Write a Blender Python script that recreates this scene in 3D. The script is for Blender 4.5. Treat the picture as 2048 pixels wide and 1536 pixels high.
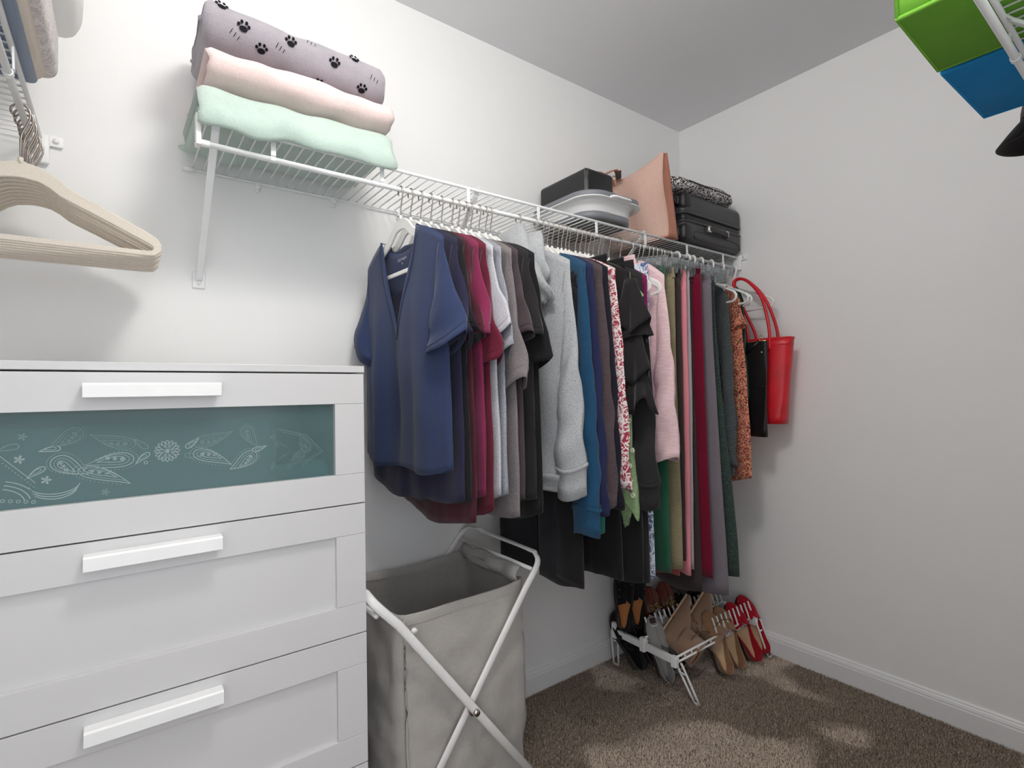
import bpy, bmesh, math, random
import numpy as np
from mathutils import Vector, Matrix, noise
random.seed(7)
for o in list(bpy.data.objects): bpy.data.objects.remove(o)
SC = bpy.context.scene
COL = SC.collection
pi = math.pi

# ------------------------------------------------------------------ camera, world, exposure
W, D, H = 2.2484, 1.5793, 2.44          # right wall x, back wall y, ceiling z
LWX, FWY = -0.447, -0.112                # left wall x, front (door) wall y
cd = bpy.data.cameras.new('camera'); cam = bpy.data.objects.new('camera', cd); COL.objects.link(cam)
yaw, pitch, roll = [math.radians(a) for a in (36.7072, 0.8763, -0.9308)]
fw = Vector((math.sin(yaw)*math.cos(pitch), math.cos(yaw)*math.cos(pitch), math.sin(pitch)))
rt = Vector((math.cos(yaw), -math.sin(yaw), 0)); up = rt.cross(fw)
r2 = rt*math.cos(roll)+up*math.sin(roll); u2 = -rt*math.sin(roll)+up*math.cos(roll)
m = Matrix((r2, u2, -fw)).transposed().to_4x4(); m.translation = (0, 0, 1.1496)
cam.matrix_world = m
cd.sensor_width = 36; cd.lens = 1047.414/2048*36; cd.clip_start = 0.01
SC.camera = cam
wd = bpy.data.worlds.new('world'); SC.world = wd; wd.use_nodes = True
wd.node_tree.nodes['Background'].inputs[0].default_value = (0.93, 0.96, 1.0, 1)
wd.node_tree.nodes['Background'].inputs[1].default_value = 1.55
SC.view_settings.view_transform = 'Standard'; SC.view_settings.look = 'None'
SC.view_settings.gamma = 1; SC.view_settings.use_curve_mapping = False
SC.view_settings.exposure = 0.33
SC.cycles.max_bounces = 20; SC.cycles.diffuse_bounces = 14
LAMP_POS, LAMP_W = (0.42, 0.50, 2.33), 19.5

# ------------------------------------------------------------------ materials
def lin(c):
    c = [x/255 for x in c[:3]]
    return tuple(x/12.92 if x <= .04045 else ((x+.055)/1.055)**2.4 for x in c)+(1,)
class NT:
    def __init__(s, name):
        s.m = bpy.data.materials.new(name); s.m.use_nodes = True
        s.t = s.m.node_tree; s.b = s.t.nodes['Principled BSDF']; s._tc = None
    def n(s, typ, **k):
        nd = s.t.nodes.new(typ)
        for a, v in k.items():
            if a.startswith('i_'): nd.inputs[a[2:].replace('_', ' ')].default_value = v
            else: setattr(nd, a, v)
        return nd
    def l(s, a, b): s.t.links.new(a, b)
    def co(s, scale=(1, 1, 1), rot=(0, 0, 0)):
        if not s._tc: s._tc = s.n('ShaderNodeTexCoord')
        mp = s.n('ShaderNodeMapping'); mp.inputs['Scale'].default_value = scale; mp.inputs['Rotation'].default_value = rot
        s.l(s._tc.outputs['Object'], mp.inputs[0]); return mp.outputs[0]
    def noise(s, sc, scale=(1, 1, 1), detail=3, rough=.5, dist=0):
        nd = s.n('ShaderNodeTexNoise'); nd.inputs['Scale'].default_value = sc; nd.inputs['Detail'].default_value = detail
        nd.inputs['Roughness'].default_value = rough; nd.inputs['Distortion'].default_value = dist
        s.l(s.co(scale), nd.inputs['Vector']); return nd.outputs['Fac']
    def vor(s, sc, scale=(1, 1, 1), feat='F1', out='Distance'):
        nd = s.n('ShaderNodeTexVoronoi', feature=feat); nd.inputs['Scale'].default_value = sc
        s.l(s.co(scale), nd.inputs['Vector']); return nd.outputs[out]
    def wave(s, sc, scale=(1, 1, 1), rot=(0, 0, 0), axis='Z', dist=0, dsc=1):
        nd = s.n('ShaderNodeTexWave', bands_direction=axis); nd.inputs['Scale'].default_value = sc
        nd.inputs['Distortion'].default_value = dist; nd.inputs['Detail Scale'].default_value = dsc
        s.l(s.co(scale, rot), nd.inputs['Vector']); return nd.outputs['Fac']
    def ramp(s, fac, stops, interp='LINEAR'):
        r = s.n('ShaderNodeValToRGB'); cr = r.color_ramp; cr.interpolation = interp
        while len(cr.elements) < len(stops): cr.elements.new(.5)
        for e, (p, c) in zip(cr.elements, stops): e.position = p; e.color = lin(c)
        s.l(fac, r.inputs[0]); return r.outputs[0]
    def mix(s, fac, a, b):
        x = s.n('ShaderNodeMix', data_type='RGBA')
        for v, i in ((fac, 0), (a, 6), (b, 7)):
            if isinstance(v, (int, float)): x.inputs[i].default_value = v
            elif isinstance(v, tuple): x.inputs[i].default_value = lin(v)
            else: s.l(v, x.inputs[i])
        return x.outputs[2]
    def step(s, v, a, b):
        x = s.n('ShaderNodeMapRange'); x.inputs[1].default_value = a; x.inputs[2].default_value = b
        s.l(v, x.inputs[0]); return x.outputs[0]
    def color(s, c):
        if isinstance(c, tuple): s.b.inputs['Base Color'].default_value = lin(c)
        else: s.l(c, s.b.inputs['Base Color'])
    def bump(s, h, st=.3, d=.002):
        b = s.n('ShaderNodeBump'); b.inputs['Strength'].default_value = st; b.inputs['Distance'].default_value = d
        s.l(h, b.inputs['Height']); s.l(b.outputs[0], s.b.inputs['Normal'])
    def p(s, **k):
        for a, v in k.items(): s.b.inputs[a.replace('_', ' ')].default_value = v
        return s.m
def sh(c, k): return tuple(max(0, min(255, x*k)) for x in c)
def plain(name, c, rough=.5, metal=0, spec=.5, var=.05, nsc=30, bump=0, bsc=300):
    t = NT(name); t.color(t.mix(t.noise(nsc), sh(c, 1-var), sh(c, 1+var)) if var else c)
    if bump: t.bump(t.noise(bsc, detail=4), bump)
    return t.p(Roughness=rough, Metallic=metal, Specular_IOR_Level=spec)
def cloth(name, c, kind='plain', c2=None, c3=None, sheen=.15, sc=1):
    t = NT(name)
    if kind == 'plain':
        f = t.noise(700, (1, 1, .4), 2); g = t.noise(9, (1, 1, .3), 3)
        t.color(t.mix(g, t.mix(f, sh(c, .78), sh(c, 1.15)), t.mix(f, sh(c, .88), sh(c, 1.26)))); t.bump(f, .25, .001)
    elif kind == 'heather':
        f = t.noise(800, (1, .5, .35), 3, .7); t.color(t.ramp(f, [(.25, c2), (.5, c), (.72, sh(c, 1.12))])); t.bump(f, .3, .001)
    elif kind == 'waffle':
        f = t.wave(130, axis='Z', dist=3, dsc=6); t.color(t.mix(f, sh(c, .68), sh(c, 1.15))); t.bump(f, .5, .002)
    elif kind == 'slub':
        f = t.noise(60, (1, .5, 5), 3, .6); t.color(t.mix(f, sh(c, .85), sh(c, 1.13))); t.bump(f, .6, .003)
    elif kind == 'tweed':
        f = t.noise(330, (1, 1, 1), 3, .8); t.color(t.ramp(f, [(.38, c2), (.5, c), (.66, c3 or sh(c, 1.5))])); t.bump(f, .5, .002)
    elif kind == 'cable':
        f = t.wave(70, rot=(.6, 0, 0), axis='Z', dist=2.5, dsc=2); g = t.noise(300)
        t.color(t.mix(f, sh(c, .62), sh(c, 1.25))); t.bump(f, 1.0, .006)
    elif kind == 'print':      # three-colour scrolling print
        a = t.noise(38*sc, (1, 1, 1), 3, .55, 2.2); v = t.vor(34*sc, feat='DISTANCE_TO_EDGE')
        base = t.ramp(a, [(.0, c), (.44, c), (.46, c2), (.56, c2), (.58, c3)], 'CONSTANT')
        t.color(t.mix(t.step(v, .03, .06), c3, base)); t.bump(t.noise(600), .2, .001)
    elif kind == 'flower':     # scattered blossoms on a ground
        v = t.vor(48); v2 = t.vor(110); a = t.noise(80, (1, 1, 1), 2, .5, 1.5)
        g = t.mix(t.step(a, .60, .63), c, c2); g = t.mix(t.step(v, .34, .30), g, c2)
        t.color(t.mix(t.step(v2, .22, .16), g, c3)); t.bump(t.noise(600), .2, .001)
    elif kind == 'leather':
        f = t.noise(240, detail=4); t.color(t.mix(t.noise(14), sh(c, .85), sh(c, 1.12))); t.bump(f, .15, .001)
        return t.p(Roughness=.38, Specular_IOR_Level=.5)
    elif kind == 'fleece':
        f = t.noise(260, detail=5, rough=.7); g = t.noise(16, (1, 1, 1), 3)
        t.color(t.mix(g, t.mix(f, sh(c, .84), c), t.mix(f, sh(c, .96), sh(c, 1.1)))); t.bump(f, .6, .004); sheen = .5
    elif kind == 'linen':
        a = t.noise(500, (1, 1, .06), 2); b = t.noise(500, (.1, .1, 1), 2); g = t.noise(7)
        t.color(t.mix(g, t.mix(a, sh(c, .84), sh(c, 1.06)), t.mix(b, sh(c, .92), sh(c, 1.12)))); t.bump(a, .3, .001)
    return t.p(Roughness=.92, Specular_IOR_Level=.15, Sheen_Weight=sheen, Sheen_Roughness=.5)
M = {}
M['wall'] = plain('wall_paint', (236, 236, 236), .75, spec=.2, var=.006, nsc=3, bump=.06, bsc=500)
M['ceil'] = plain('ceiling_paint', (226, 226, 228), .9, spec=.1, var=.006, nsc=3, bump=.1, bsc=300)
M['trim'] = plain('trim_paint', (232, 232, 233), .35, var=.01, nsc=4)
M['wire'] = plain('white_vinyl_wire', (233, 235, 236), .35, var=.02)
M['plas'] = plain('white_plastic', (238, 238, 238), .35, var=.015)
M['velvet'] = plain('white_velvet', (240, 239, 236), .9, spec=.2, var=.03, nsc=200, bump=.2, bsc=900)
M['beige'] = plain('beige_velvet', (214, 205, 193), .95, spec=.15, var=.05, nsc=300, bump=.25, bsc=900)
M['chrome'] = plain('hook_steel', (205, 200, 195), .25, 1, var=.04)
M['bronze'] = plain('hook_rose_steel', (178, 166, 158), .3, 1, var=.06)
M['lac'] = plain('white_lacquer', (204, 203, 204), .32, var=.008, nsc=5)
M['lacd'] = plain('dresser_gap', (120, 118, 112), .7, var=.05)
M['dark'] = plain('dark_gap', (30, 29, 28), .9)
M['black'] = plain('black_plastic', (28, 28, 30), .45, bump=.1, bsc=800)
t = NT('clear_acrylic'); t.color((235, 240, 242)); M['acry'] = t.p(Roughness=.05, Transmission_Weight=.9, IOR=1.45)
t = NT('frosted_glass'); t.color((104, 138, 140)); M['glass'] = t.p(Roughness=.16, Alpha=.30, Specular_IOR_Level=.6)
t = NT('carpet_base'); t.color((120, 106, 95)); M['carp0'] = t.p(Roughness=1, Specular_IOR_Level=0)
t = NT('carpet_pile')
f = t.noise(230, (1, 1, .02), 2, .7); g = t.noise(2.3, (1, 1.0, 0), 2, .45, .6)
c1 = t.ramp(f, [(.30, (92, 80, 71)), (.5, (164, 149, 135)), (.70, (222, 207, 192))])
c2 = t.ramp(f, [(.30, (150, 134, 121)), (.5, (224, 209, 194)), (.70, (252, 242, 230))])
t.color(t.mix(t.step(g, .50, .57), c1, c2)); M['carp'] = t.p(Roughness=1, Specular_IOR_Level=.05)

# ------------------------------------------------------------------ mesh helpers
class B:
    def __init__(s): s.v = []; s.f = []
    def add(s, vf, mt=None):
        o = len(s.v); s.v += [tuple(mt @ Vector(p)) if mt is not None else tuple(p) for p in vf[0]]
        s.f += [tuple(i+o for i in f) for f in vf[1]]; return s
def obj(name, vf, mat, parent=None, smooth=True, solid=0, bevel=0, loc=None, rot=None, label=None, ang=None, seg=2):
    if isinstance(vf, B): vf = (vf.v, vf.f)
    if isinstance(vf, bpy.types.Mesh): me = vf
    else:
        me = bpy.data.meshes.new(name); me.from_pydata([tuple(p) for p in vf[0]], [], vf[1])
        me.materials.append(M[mat] if isinstance(mat, str) else mat)
        if smooth: me.shade_smooth()
        if ang:
            try: me.set_sharp_from_angle(angle=math.radians(ang))
            except Exception: pass
    o = bpy.data.objects.new(name, me); COL.objects.link(o)
    if solid: md = o.modifiers.new('s', 'SOLIDIFY'); md.thickness = solid; md.offset = 0
    if bevel: md = o.modifiers.new('b', 'BEVEL'); md.width = bevel; md.segments = seg; md.limit_method = 'ANGLE'; md.angle_limit = .6
    if parent: o.parent = parent
    if loc: o.location = loc
    if rot: o.rotation_euler = rot
    if label: o['label'] = label
    return o
def tag(o, label, cat, group=None, kind=None):
    o['label'] = label
    if cat: o['category'] = cat
    if group: o['group'] = group
    if kind: o['kind'] = kind
    return o
def thing(name, label, cat, loc=(0, 0, 0), rz=0, group=None):
    o = bpy.data.objects.new(name, None); COL.objects.link(o); o.location = loc; o.rotation_euler = (0, 0, rz)
    o.empty_display_size = .05
    return tag(o, label, cat, group)
def dup(root, loc, rz, label=None):
    r = root.copy(); COL.objects.link(r); r.location = loc; r.rotation_euler = (0, 0, rz)
    if label: r['label'] = label
    for ch in list(root.children):
        c = ch.copy(); COL.objects.link(c); c.parent = r
        for g in ch.children:
            d = g.copy(); COL.objects.link(d); d.parent = c
    return r
def struct(name, vf, mat, label, **k):
    o = obj(name, vf, mat, smooth=False, **k); o['kind'] = 'structure'; o['label'] = label; return o
def box(x0, x1, y0, y1, z0, z1):
    v = [(x, y, z) for z in (z0, z1) for y in (y0, y1) for x in (x0, x1)]
    return v, [(0, 2, 3, 1), (4, 5, 7, 6), (0, 1, 5, 4), (2, 6, 7, 3), (0, 4, 6, 2), (1, 3, 7, 5)]
def rbox(x0, x1, y0, y1, z0, z1, r=.02, seg=4, sub=0):
    bm = bmesh.new(); bmesh.ops.create_cube(bm, size=1)
    for v in bm.verts: v.co = Vector(((x0+x1)/2+v.co.x*(x1-x0), (y0+y1)/2+v.co.y*(y1-y0), (z0+z1)/2+v.co.z*(z1-z0)))
    if sub: bmesh.ops.subdivide_edges(bm, edges=bm.edges[:], cuts=sub, use_grid_fill=True)
    es = [e for e in bm.edges if e.is_manifold and e.calc_face_angle(0) > .5]
    bmesh.ops.bevel(bm, geom=es, offset=r, segments=seg, profile=.5, affect='EDGES', clamp_overlap=True)
    bm.verts.index_update(); out = ([tuple(v.co) for v in bm.verts], [tuple(v.index for v in f.verts) for f in bm.faces]); bm.free(); return out
def loft(rings, closed=True, cap0=False, cap1=False):
    n = len(rings[0]); v = [tuple(p) for r in rings for p in r]; f = []
    for i in range(len(rings)-1):
        for j in range(n if closed else n-1):
            k = (j+1) % n; f.append((i*n+j, i*n+k, (i+1)*n+k, (i+1)*n+j))
    if cap0: f.append(tuple(range(n-1, -1, -1)))
    if cap1: f.append(tuple(range((len(rings)-1)*n, len(rings)*n)))
    return v, f
def tube(path, r, n=8, closed=False, caps=True, ry=None, upv=(0, 0, 1)):
    P = [Vector(p) for p in path]; N = len(P); rings = []; ref = Vector(upv); ry = ry or r
    rr = r if isinstance(r, (list, tuple)) else [r]*N
    ryy = ry if isinstance(ry, (list, tuple)) else [ry]*N
    for i in range(N):
        a = P[(i-1) % N] if (closed or i > 0) else P[i]; b = P[(i+1) % N] if (closed or i < N-1) else P[i]
        tt = (b-a).normalized()
        s = tt.cross(ref)
        if s.length < 1e-3: s = tt.cross(Vector((1, 0.01, 0)))
        s.normalize(); q = s.cross(tt).normalized()
        rings.append([P[i]+s*(rr[i]*math.cos(2*pi*j/n))+q*(ryy[i]*math.sin(2*pi*j/n)) for j in range(n)])
    v, f = loft(rings, True, caps and not closed, caps and not closed)
    if closed:
        o = (N-1)*n
        for j in range(n): f.append((o+j, o+(j+1) % n, (j+1) % n, j))
    return v, f
def flatbar(path, w, t, wdir):
    """rectangular section bar; wdir = width direction, thickness across it"""
    P = [Vector(p) for p in path]; N = len(P); rings = []; wd_ = Vector(wdir)
    for i in range(N):
        tt = (P[min(i+1, N-1)]-P[max(i-1, 0)]).normalized()
        a = (wd_-tt*wd_.dot(tt)).normalized(); b = tt.cross(a)
        rings.append([P[i]+a*w/2+b*t/2, P[i]-a*w/2+b*t/2, P[i]-a*w/2-b*t/2, P[i]+a*w/2-b*t/2])
    return loft(rings, True, True, True)
def bez(p, n=12):
    """Catmull-Rom through points"""
    P = [Vector(q) for q in p]; P = [P[0]*2-P[1]]+P+[P[-1]*2-P[-2]]; out = []
    for i in range(1, len(P)-2):
        for k in range(n):
            u = k/n; a, b, c, d = P[i-1:i+3]
            out.append(.5*((2*b)+(c-a)*u+(2*a-5*b+4*c-d)*u*u+(3*b-a-3*c+d)*u**3))
    out.append(P[-2]); return out
def ringplate(outer, inner, t):
    """flat plate with a hole: outlines as (y,z), thickness along x"""
    n = len(outer)
    L = [[(-t/2, *p) for p in outer], [(-t/2, *p) for p in inner], [(t/2, *p) for p in inner], [(t/2, *p) for p in outer]]
    v = [p for r in L for p in r]; f = []
    for i in range(4):
        k = (i+1) % 4
        for j in range(n): f.append((i*n+j, i*n+(j+1) % n, k*n+(j+1) % n, k*n+j))
    return v, f
def prism(poly, y0, y1):   # outline in (x,z), extruded along y
    n = len(poly); v = [(x, y0, z) for x, z in poly]+[(x, y1, z) for x, z in poly]
    return v, [tuple(range(n)), tuple(range(2*n-1, n-1, -1))]+[(j, j+n, (j+1) % n+n, (j+1) % n) for j in range(n)]
def disc(c, r, axis='y', n=16, t=.002):
    a = Vector(c); ax = {'x': Vector((1, 0, 0)), 'y': Vector((0, 1, 0)), 'z': Vector((0, 0, 1))}[axis]
    return tube([a-ax*t/2, a+ax*t/2], r, n, upv=(0.3, 0.2, 1) if axis != 'z' else (1, .2, 0))
def nz(p, s, seed=0): return noise.noise(Vector(p)*s+Vector((seed*7.3, seed*3.1, seed*1.7)))

# ------------------------------------------------------------------ room shell
struct('floor', box(LWX, W, -1.0, D, -.05, 0), 'carp0', 'taupe brown carpeted floor of the closet')
struct('ceiling', box(LWX-.1, W+.1, FWY-.1, D+.1, H, H+.08), 'ceil', 'flat painted closet ceiling')
struct('wall_back', box(LWX-.1, W+.1, D, D+.1, 0, H), 'wall', 'white painted wall behind the hanging clothes')
struct('wall_right', box(W, W+.1, FWY-.1, D, 0, H), 'wall', 'bare white painted side wall')
struct('wall_left', box(LWX-.1, LWX, FWY-.1, D, 0, H), 'wall', 'white painted wall carrying the hanger shelf')
bw = B().add(box(.54, W, FWY-.1, FWY, 0, H)).add(box(LWX, .54, FWY-.1, FWY, 2.06, H))
struct('wall_front', bw, 'wall', 'white painted wall around the doorway')
def base_profile(): return [(0, 0), (.013, 0), (.013, .066), (.0105, .071), (.0125, .074), (.0095, .083), (.006, .087), (.0065, .0905), (.003, .0945), (0, .0945)]
bp = base_profile()
def basebd(name, a, b, nrm, label):
    a, b, nrm = Vector(a), Vector(b), Vector(nrm)
    rings = [[a+nrm*d+Vector((0, 0, z)) for d, z in bp], [b+nrm*d+Vector((0, 0, z)) for d, z in bp]]
    struct(name, loft(rings, True, True, True), 'trim', label)
basebd('baseboard_back', (LWX, D, 0), (W-.013, D, 0), (0, -1, 0), 'white moulded baseboard along the back wall')
basebd('baseboard_right', (W, D, 0), (W, FWY, 0), (-1, 0, 0), 'white moulded baseboard along the side wall')
basebd('baseboard_left', (LWX, FWY, 0), (LWX, D, 0), (1, 0, 0), 'white moulded baseboard along the shelf wall')
basebd('baseboard_front', (W-.013, FWY, 0), (.54, FWY, 0), (0, 1, 0), 'white moulded baseboard beside the doorway')
# carpet pile
rg = np.random.default_rng(3); n = 420000
px_ = rg.uniform(.42, W-.012, n); py_ = rg.uniform(.15, D-.012, n)
keep = ~((px_ < .9) & (py_ < .85)); px_, py_ = px_[keep], py_[keep]; n = len(px_)
a = rg.uniform(0, 2*pi, n); hgt = rg.uniform(.005, .010, n); wv = rg.uniform(.0010, .0019, n); le = rg.uniform(0, .0055, n); la = rg.uniform(0, 2*pi, n)
V = np.empty((n, 3, 3), np.float32)
V[:, 0] = np.stack([px_-np.cos(a)*wv, py_-np.sin(a)*wv, np.zeros(n)], 1); V[:, 1] = np.stack([px_+np.cos(a)*wv, py_+np.sin(a)*wv, np.zeros(n)], 1)
V[:, 2] = np.stack([px_+np.cos(la)*le, py_+np.sin(la)*le, hgt], 1)
me = bpy.data.meshes.new('carpet_pile'); me.vertices.add(3*n); me.vertices.foreach_set('co', V.ravel()); me.loops.add(3*n)
me.loops.foreach_set('vertex_index', np.arange(3*n, dtype=np.int32)); me.polygons.add(n); me.polygons.foreach_set('loop_start', np.arange(0, 3*n, 3, dtype=np.int32))
me.update(calc_edges=True); me.materials.append(M['carp'])
o = bpy.data.objects.new('carpet_pile', me); COL.objects.link(o); tag(o, 'taupe brown cut carpet pile with vacuum marks', 'carpet', kind='stuff')

# ------------------------------------------------------------------ ceiling lamp (flush dome)
L = thing('ceiling_lamp', 'white flush dome ceiling lamp lighting the closet', 'lamp', (LAMP_POS[0], LAMP_POS[1], H))
obj('lamp_base', tube([(0, 0, -.018), (0, 0, 0)], .17, 40, upv=(1, 0, 0)), 'plas', L, bevel=.004)
t = NT('lit_opal_glass'); t.color((250, 248, 244)); t.b.inputs['Emission Color'].default_value = (1, .96, .9, 1); t.p(Emission_Strength=4, Roughness=.4)
rs = [[(.16*math.cos(q)*math.cos(2*pi*j/40), .16*math.cos(q)*math.sin(2*pi*j/40), -.018-.065*math.sin(q)) for j in range(40)] for q in np.linspace(0, pi/2*.97, 12)]
obj('glass_dome', loft(rs, True, False, True), t.m, L)
ld_ = bpy.data.lights.new('lamp_bulb', 'POINT'); ld_.energy = LAMP_W; ld_.shadow_soft_size = .12; ld_.color = (1, .97, .93)
lo = bpy.data.objects.new('lamp_bulb', ld_); COL.objects.link(lo); lo.parent = L; lo.location = (0, 0, -.15)

# ------------------------------------------------------------------ wire shelves (local: x along wall, y out from wall, z up)
DK = .302
wire_me = None
def wire_shelf(name, label, L_, loc, rz, braces, b0, b1, cap0=False, cap1=False, spacing=.0254):
    global wire_me
    S = thing(name, label, 'shelf', loc, rz)
    def rail(nm, y, z, r, n=8): return obj(nm, tube([(0.004, y, z), (L_-.004, y, z)], r, n), 'wire', S)
    rail('back_rail', .012, 0, .0032); rail('middle_rail', DK*.62, -.0045, .0026); rail('front_rail', DK, .002, .0046, 10); rail('hanging_rod', DK-.004, -.0455, .0058, 12)
    if wire_me is None:
        p = [(0, .008, .0042), (0, DK*.5, .0042), (0, DK+.001, .0042)]
        tmp = obj('deck_wire', tube(p, .0019, 6), 'wire'); wire_me = tmp.data; bpy.data.objects.remove(tmp)
    k = int(L_/spacing)
    for i in range(k): obj('deck_wire', wire_me, None, S, loc=(.012+i*spacing, 0, 0))
    i = 0; x = .13
    while x < L_-.03:
        c = B().add(flatbar([(x, DK+.002, .004), (x, DK+.003, -.04)], .011, .003, (1, 0, 0))).add(tube([(x-.006, DK-.004, -.0455), (x+.006, DK-.004, -.0455)], .0078, 10))
        obj('rod_connector', c, 'wire', S, smooth=False, bevel=.0008); x += .262
    x = .05
    while x < L_-.02:
        c = B().add(rbox(x-.007, x+.007, .0005, .015, -.014, .005, .003, 2)).add(tube([(x, .0005, -.018), (x, .007, -.018)], .007, 12, upv=(1, 0, 0)))
        obj('wall_clip', c, 'plas', S); x += .21
    for bx in braces:
        p0 = Vector((bx, DK-.01, -.008)); p1 = Vector((bx+.004, .008, -.285))
        c = B().add(flatbar([p0, p0.lerp(p1, .5), p1], .016, .006, (1, 0, 0))).add(flatbar([(bx, DK-.012, -.009), (bx, DK+.004, .012)], .016, .004, (1, 0, 0)))
        br = obj('support_brace', c, 'wire', S, smooth=False, bevel=.002)
        pl = B().add(rbox(bx-.011, bx+.019, .0003, .005, -.305, -.262, .004, 2)).add(disc((bx+.004, .006, -.292), .0045, 'y', 12, .003))
        obj('foot_plate', pl, 'plas', br)
    for x, fl in ((0, b0), (L_, b1)):
        if fl:
            s = 1 if x == 0 else -1
            xs = sorted((x+s*.0004, x+s*.012))
            c = B().add(rbox(xs[0], xs[1], DK-.022, DK+.016, -.056, .012, .004, 2)).add(rbox(xs[0], xs[0]+.004 if s > 0 else xs[1], DK+.006, DK+.040, -.012, .014, .004, 2))
            c.add(tube([(x+s*.003, DK+.027, .001), (x+s*.0075, DK+.027, .001)], .006, 12))
            obj('end_bracket', c, 'plas', S)
    for x, fl in ((0, cap0), (L_, cap1)):
        if fl:
            s = 1 if x == 0 else -1; y = DK-.001
            outer = [(y-.011, .012), (y+.011, .012), (y+.012, -.055), (y-.014, -.055)]; inner = [(y-.004, .002), (y+.004, .002), (y+.003, -.042), (y-.006, -.042)]
            c = B().add(ringplate(outer, inner, .010), Matrix.Translation((x, 0, 0)))
            c.add(tube([(x, y, .003), (x+s*.02, y, .003)], .0065, 10)).add(tube([(x, DK-.004, -.0455), (x+s*.022, DK-.004, -.0455)], .0078, 10))
            obj('end_cap', c, 'plas', S, bevel=.0015)
            obj('back_cap', tube([(x+s*.02, .012, 0), (x-s*.006, .012, 0)], .006, 10), 'plas', S)
    return S
ZS = 1.738
wire_shelf('wire_shelf', 'white wire shelf with hanging rod holding the blankets, tote and suitcase', 2.112, (W-.004, D, ZS), pi, (2.078, 1.405, .66), True, False, False, True)
wire_shelf('wire_shelf', 'white wire shelf above the beige velvet hangers', 1.62, (LWX, D-.004, ZS), -pi/2, (.62, 1.3), True, False)
wire_shelf('wire_shelf', 'white wire shelf carrying the green and blue fabric bins', 1.70, (W-1.704, FWY, ZS), 0, (.60, 1.3), False, True)
YR, ZR = D-(DK-.004), ZS-.0455           # rod axis of the main shelf

# ------------------------------------------------------------------ hangers (local: y across the shoulders, z=0 at rod axis)
def hook_path(R=.0135, rr=.0062, neck=-.084, tip=-35, s=1):
    cz = rr+.0018-R
    p = [(0, s*R*math.cos(math.radians(a)), cz+R*math.sin(math.radians(a))) for a in range(tip, 181, 15)]
    p += [(0, -s*R*.98, cz-.010), (0, -s*R*.6, cz-.026), (0, -s*.002, cz-.040), (0, 0, cz-.052), (0, 0, neck)]
    return p
HO = [(.012, -.001), (.030, -.006), (.050, -.018), (.068, -.034), (.085, -.045), (.11, -.057), (.15, -.078), (.19, -.098), (.209, -.110), (.218, -.124), (.217, -.138), (.207, -.147), (.19, -.149), (.10, -.149)]
HI = [(.012, -.031), (.027, -.034), (.041, -.042), (.055, -.054), (.072, -.063), (.10, -.076), (.14, -.096), (.18, -.116), (.197, -.125), (.203, -.130), (.203, -.135), (.197, -.138), (.18, -.1385), (.10, -.1385)]
def mirror(h): return [(0, h[0][1]+.001)]+h+[(0, h[-1][1])]+[(-y, z) for y, z in reversed(h)]
def velvet_hanger(name, label, mat, hookmat, group, dz=0):
    R = thing(name, label, 'hanger', group=group)
    obj('hanger_body', ringplate([(y, z-.078-dz) for y, z in mirror(HO)], [(y, z-.078-dz) for y, z in mirror(HI)], .0062), mat, R, smooth=True, ang=40, bevel=.0016)
    obj('collar', tube([(0, 0, -.082-dz), (0, 0, -.070-dz)], .0042, 10, upv=(1, 0, 0)), mat, R)
    obj('hook', tube(hook_path(neck=-.084-dz), .0019, 8, upv=(1, 0, 0)), hookmat, R)
    return R
def tube_hanger(name, label, group):
    R = thing(name, label, 'hanger', group=group)
    p = [(0, 0, -.088)]+[(0, y, z) for y, z in ((.02, -.092), (.10, -.127), (.17, -.158), (.198, -.171), (.210, -.184), (.206, -.199), (.19, -.206), (.1, -.206), (0, -.206), (-.1, -.206), (-.19, -.206), (-.206, -.199), (-.210, -.184), (-.198, -.171), (-.17, -.158), (-.10, -.127), (-.02, -.092))]
    obj('hanger_body', tube(p, .0046, 10, closed=True, upv=(1, 0, 0)), 'plas', R)
    obj('hook', tube(hook_path(.017, .0062, -.09, -15), .0044, 10, upv=(1, 0, 0)), 'plas', R)
    return R
def clip_hanger(name, label, group, hookmat='chrome'):
    R = thing(name, label, 'hanger', group=group)
    big = hookmat != 'chrome'
    obj('hook', tube(hook_path(.017 if big else .0135, .0062, -.07), .0044 if big else .0018, 10 if big else 8, upv=(1, 0, 0)), hookmat, R)
    p = bez([(0, -.185, -.098), (0, -.10, -.083), (0, 0, -.070), (0, .10, -.083), (0, .185, -.098)], 5)
    obj('hanger_bar', flatbar(p, .024, .006, (0, 0, 1)), 'acry', R, smooth=False, bevel=.001)
    for y in (-.15, .15):
        c = B().add(rbox(-.010, -.004, y-.011, y+.011, -.135, -.085, .002, 2)).add(rbox(.004, .010, y-.011, y+.011, -.135, -.085, .002, 2))
        k = obj('clip', c, 'acry', R)
        sp = B()
        for q in range(3): sp.add(tube([(-.011, y-.008+.008*q, -.118), (-.011, y-.008+.008*q, -.097), (.011, y-.008+.008*q, -.097), (.011, y-.008+.008*q, -.118)], .0011, 6, upv=(0, 1, 0)))
        obj('spring', sp, 'chrome', k)
    return R

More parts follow.
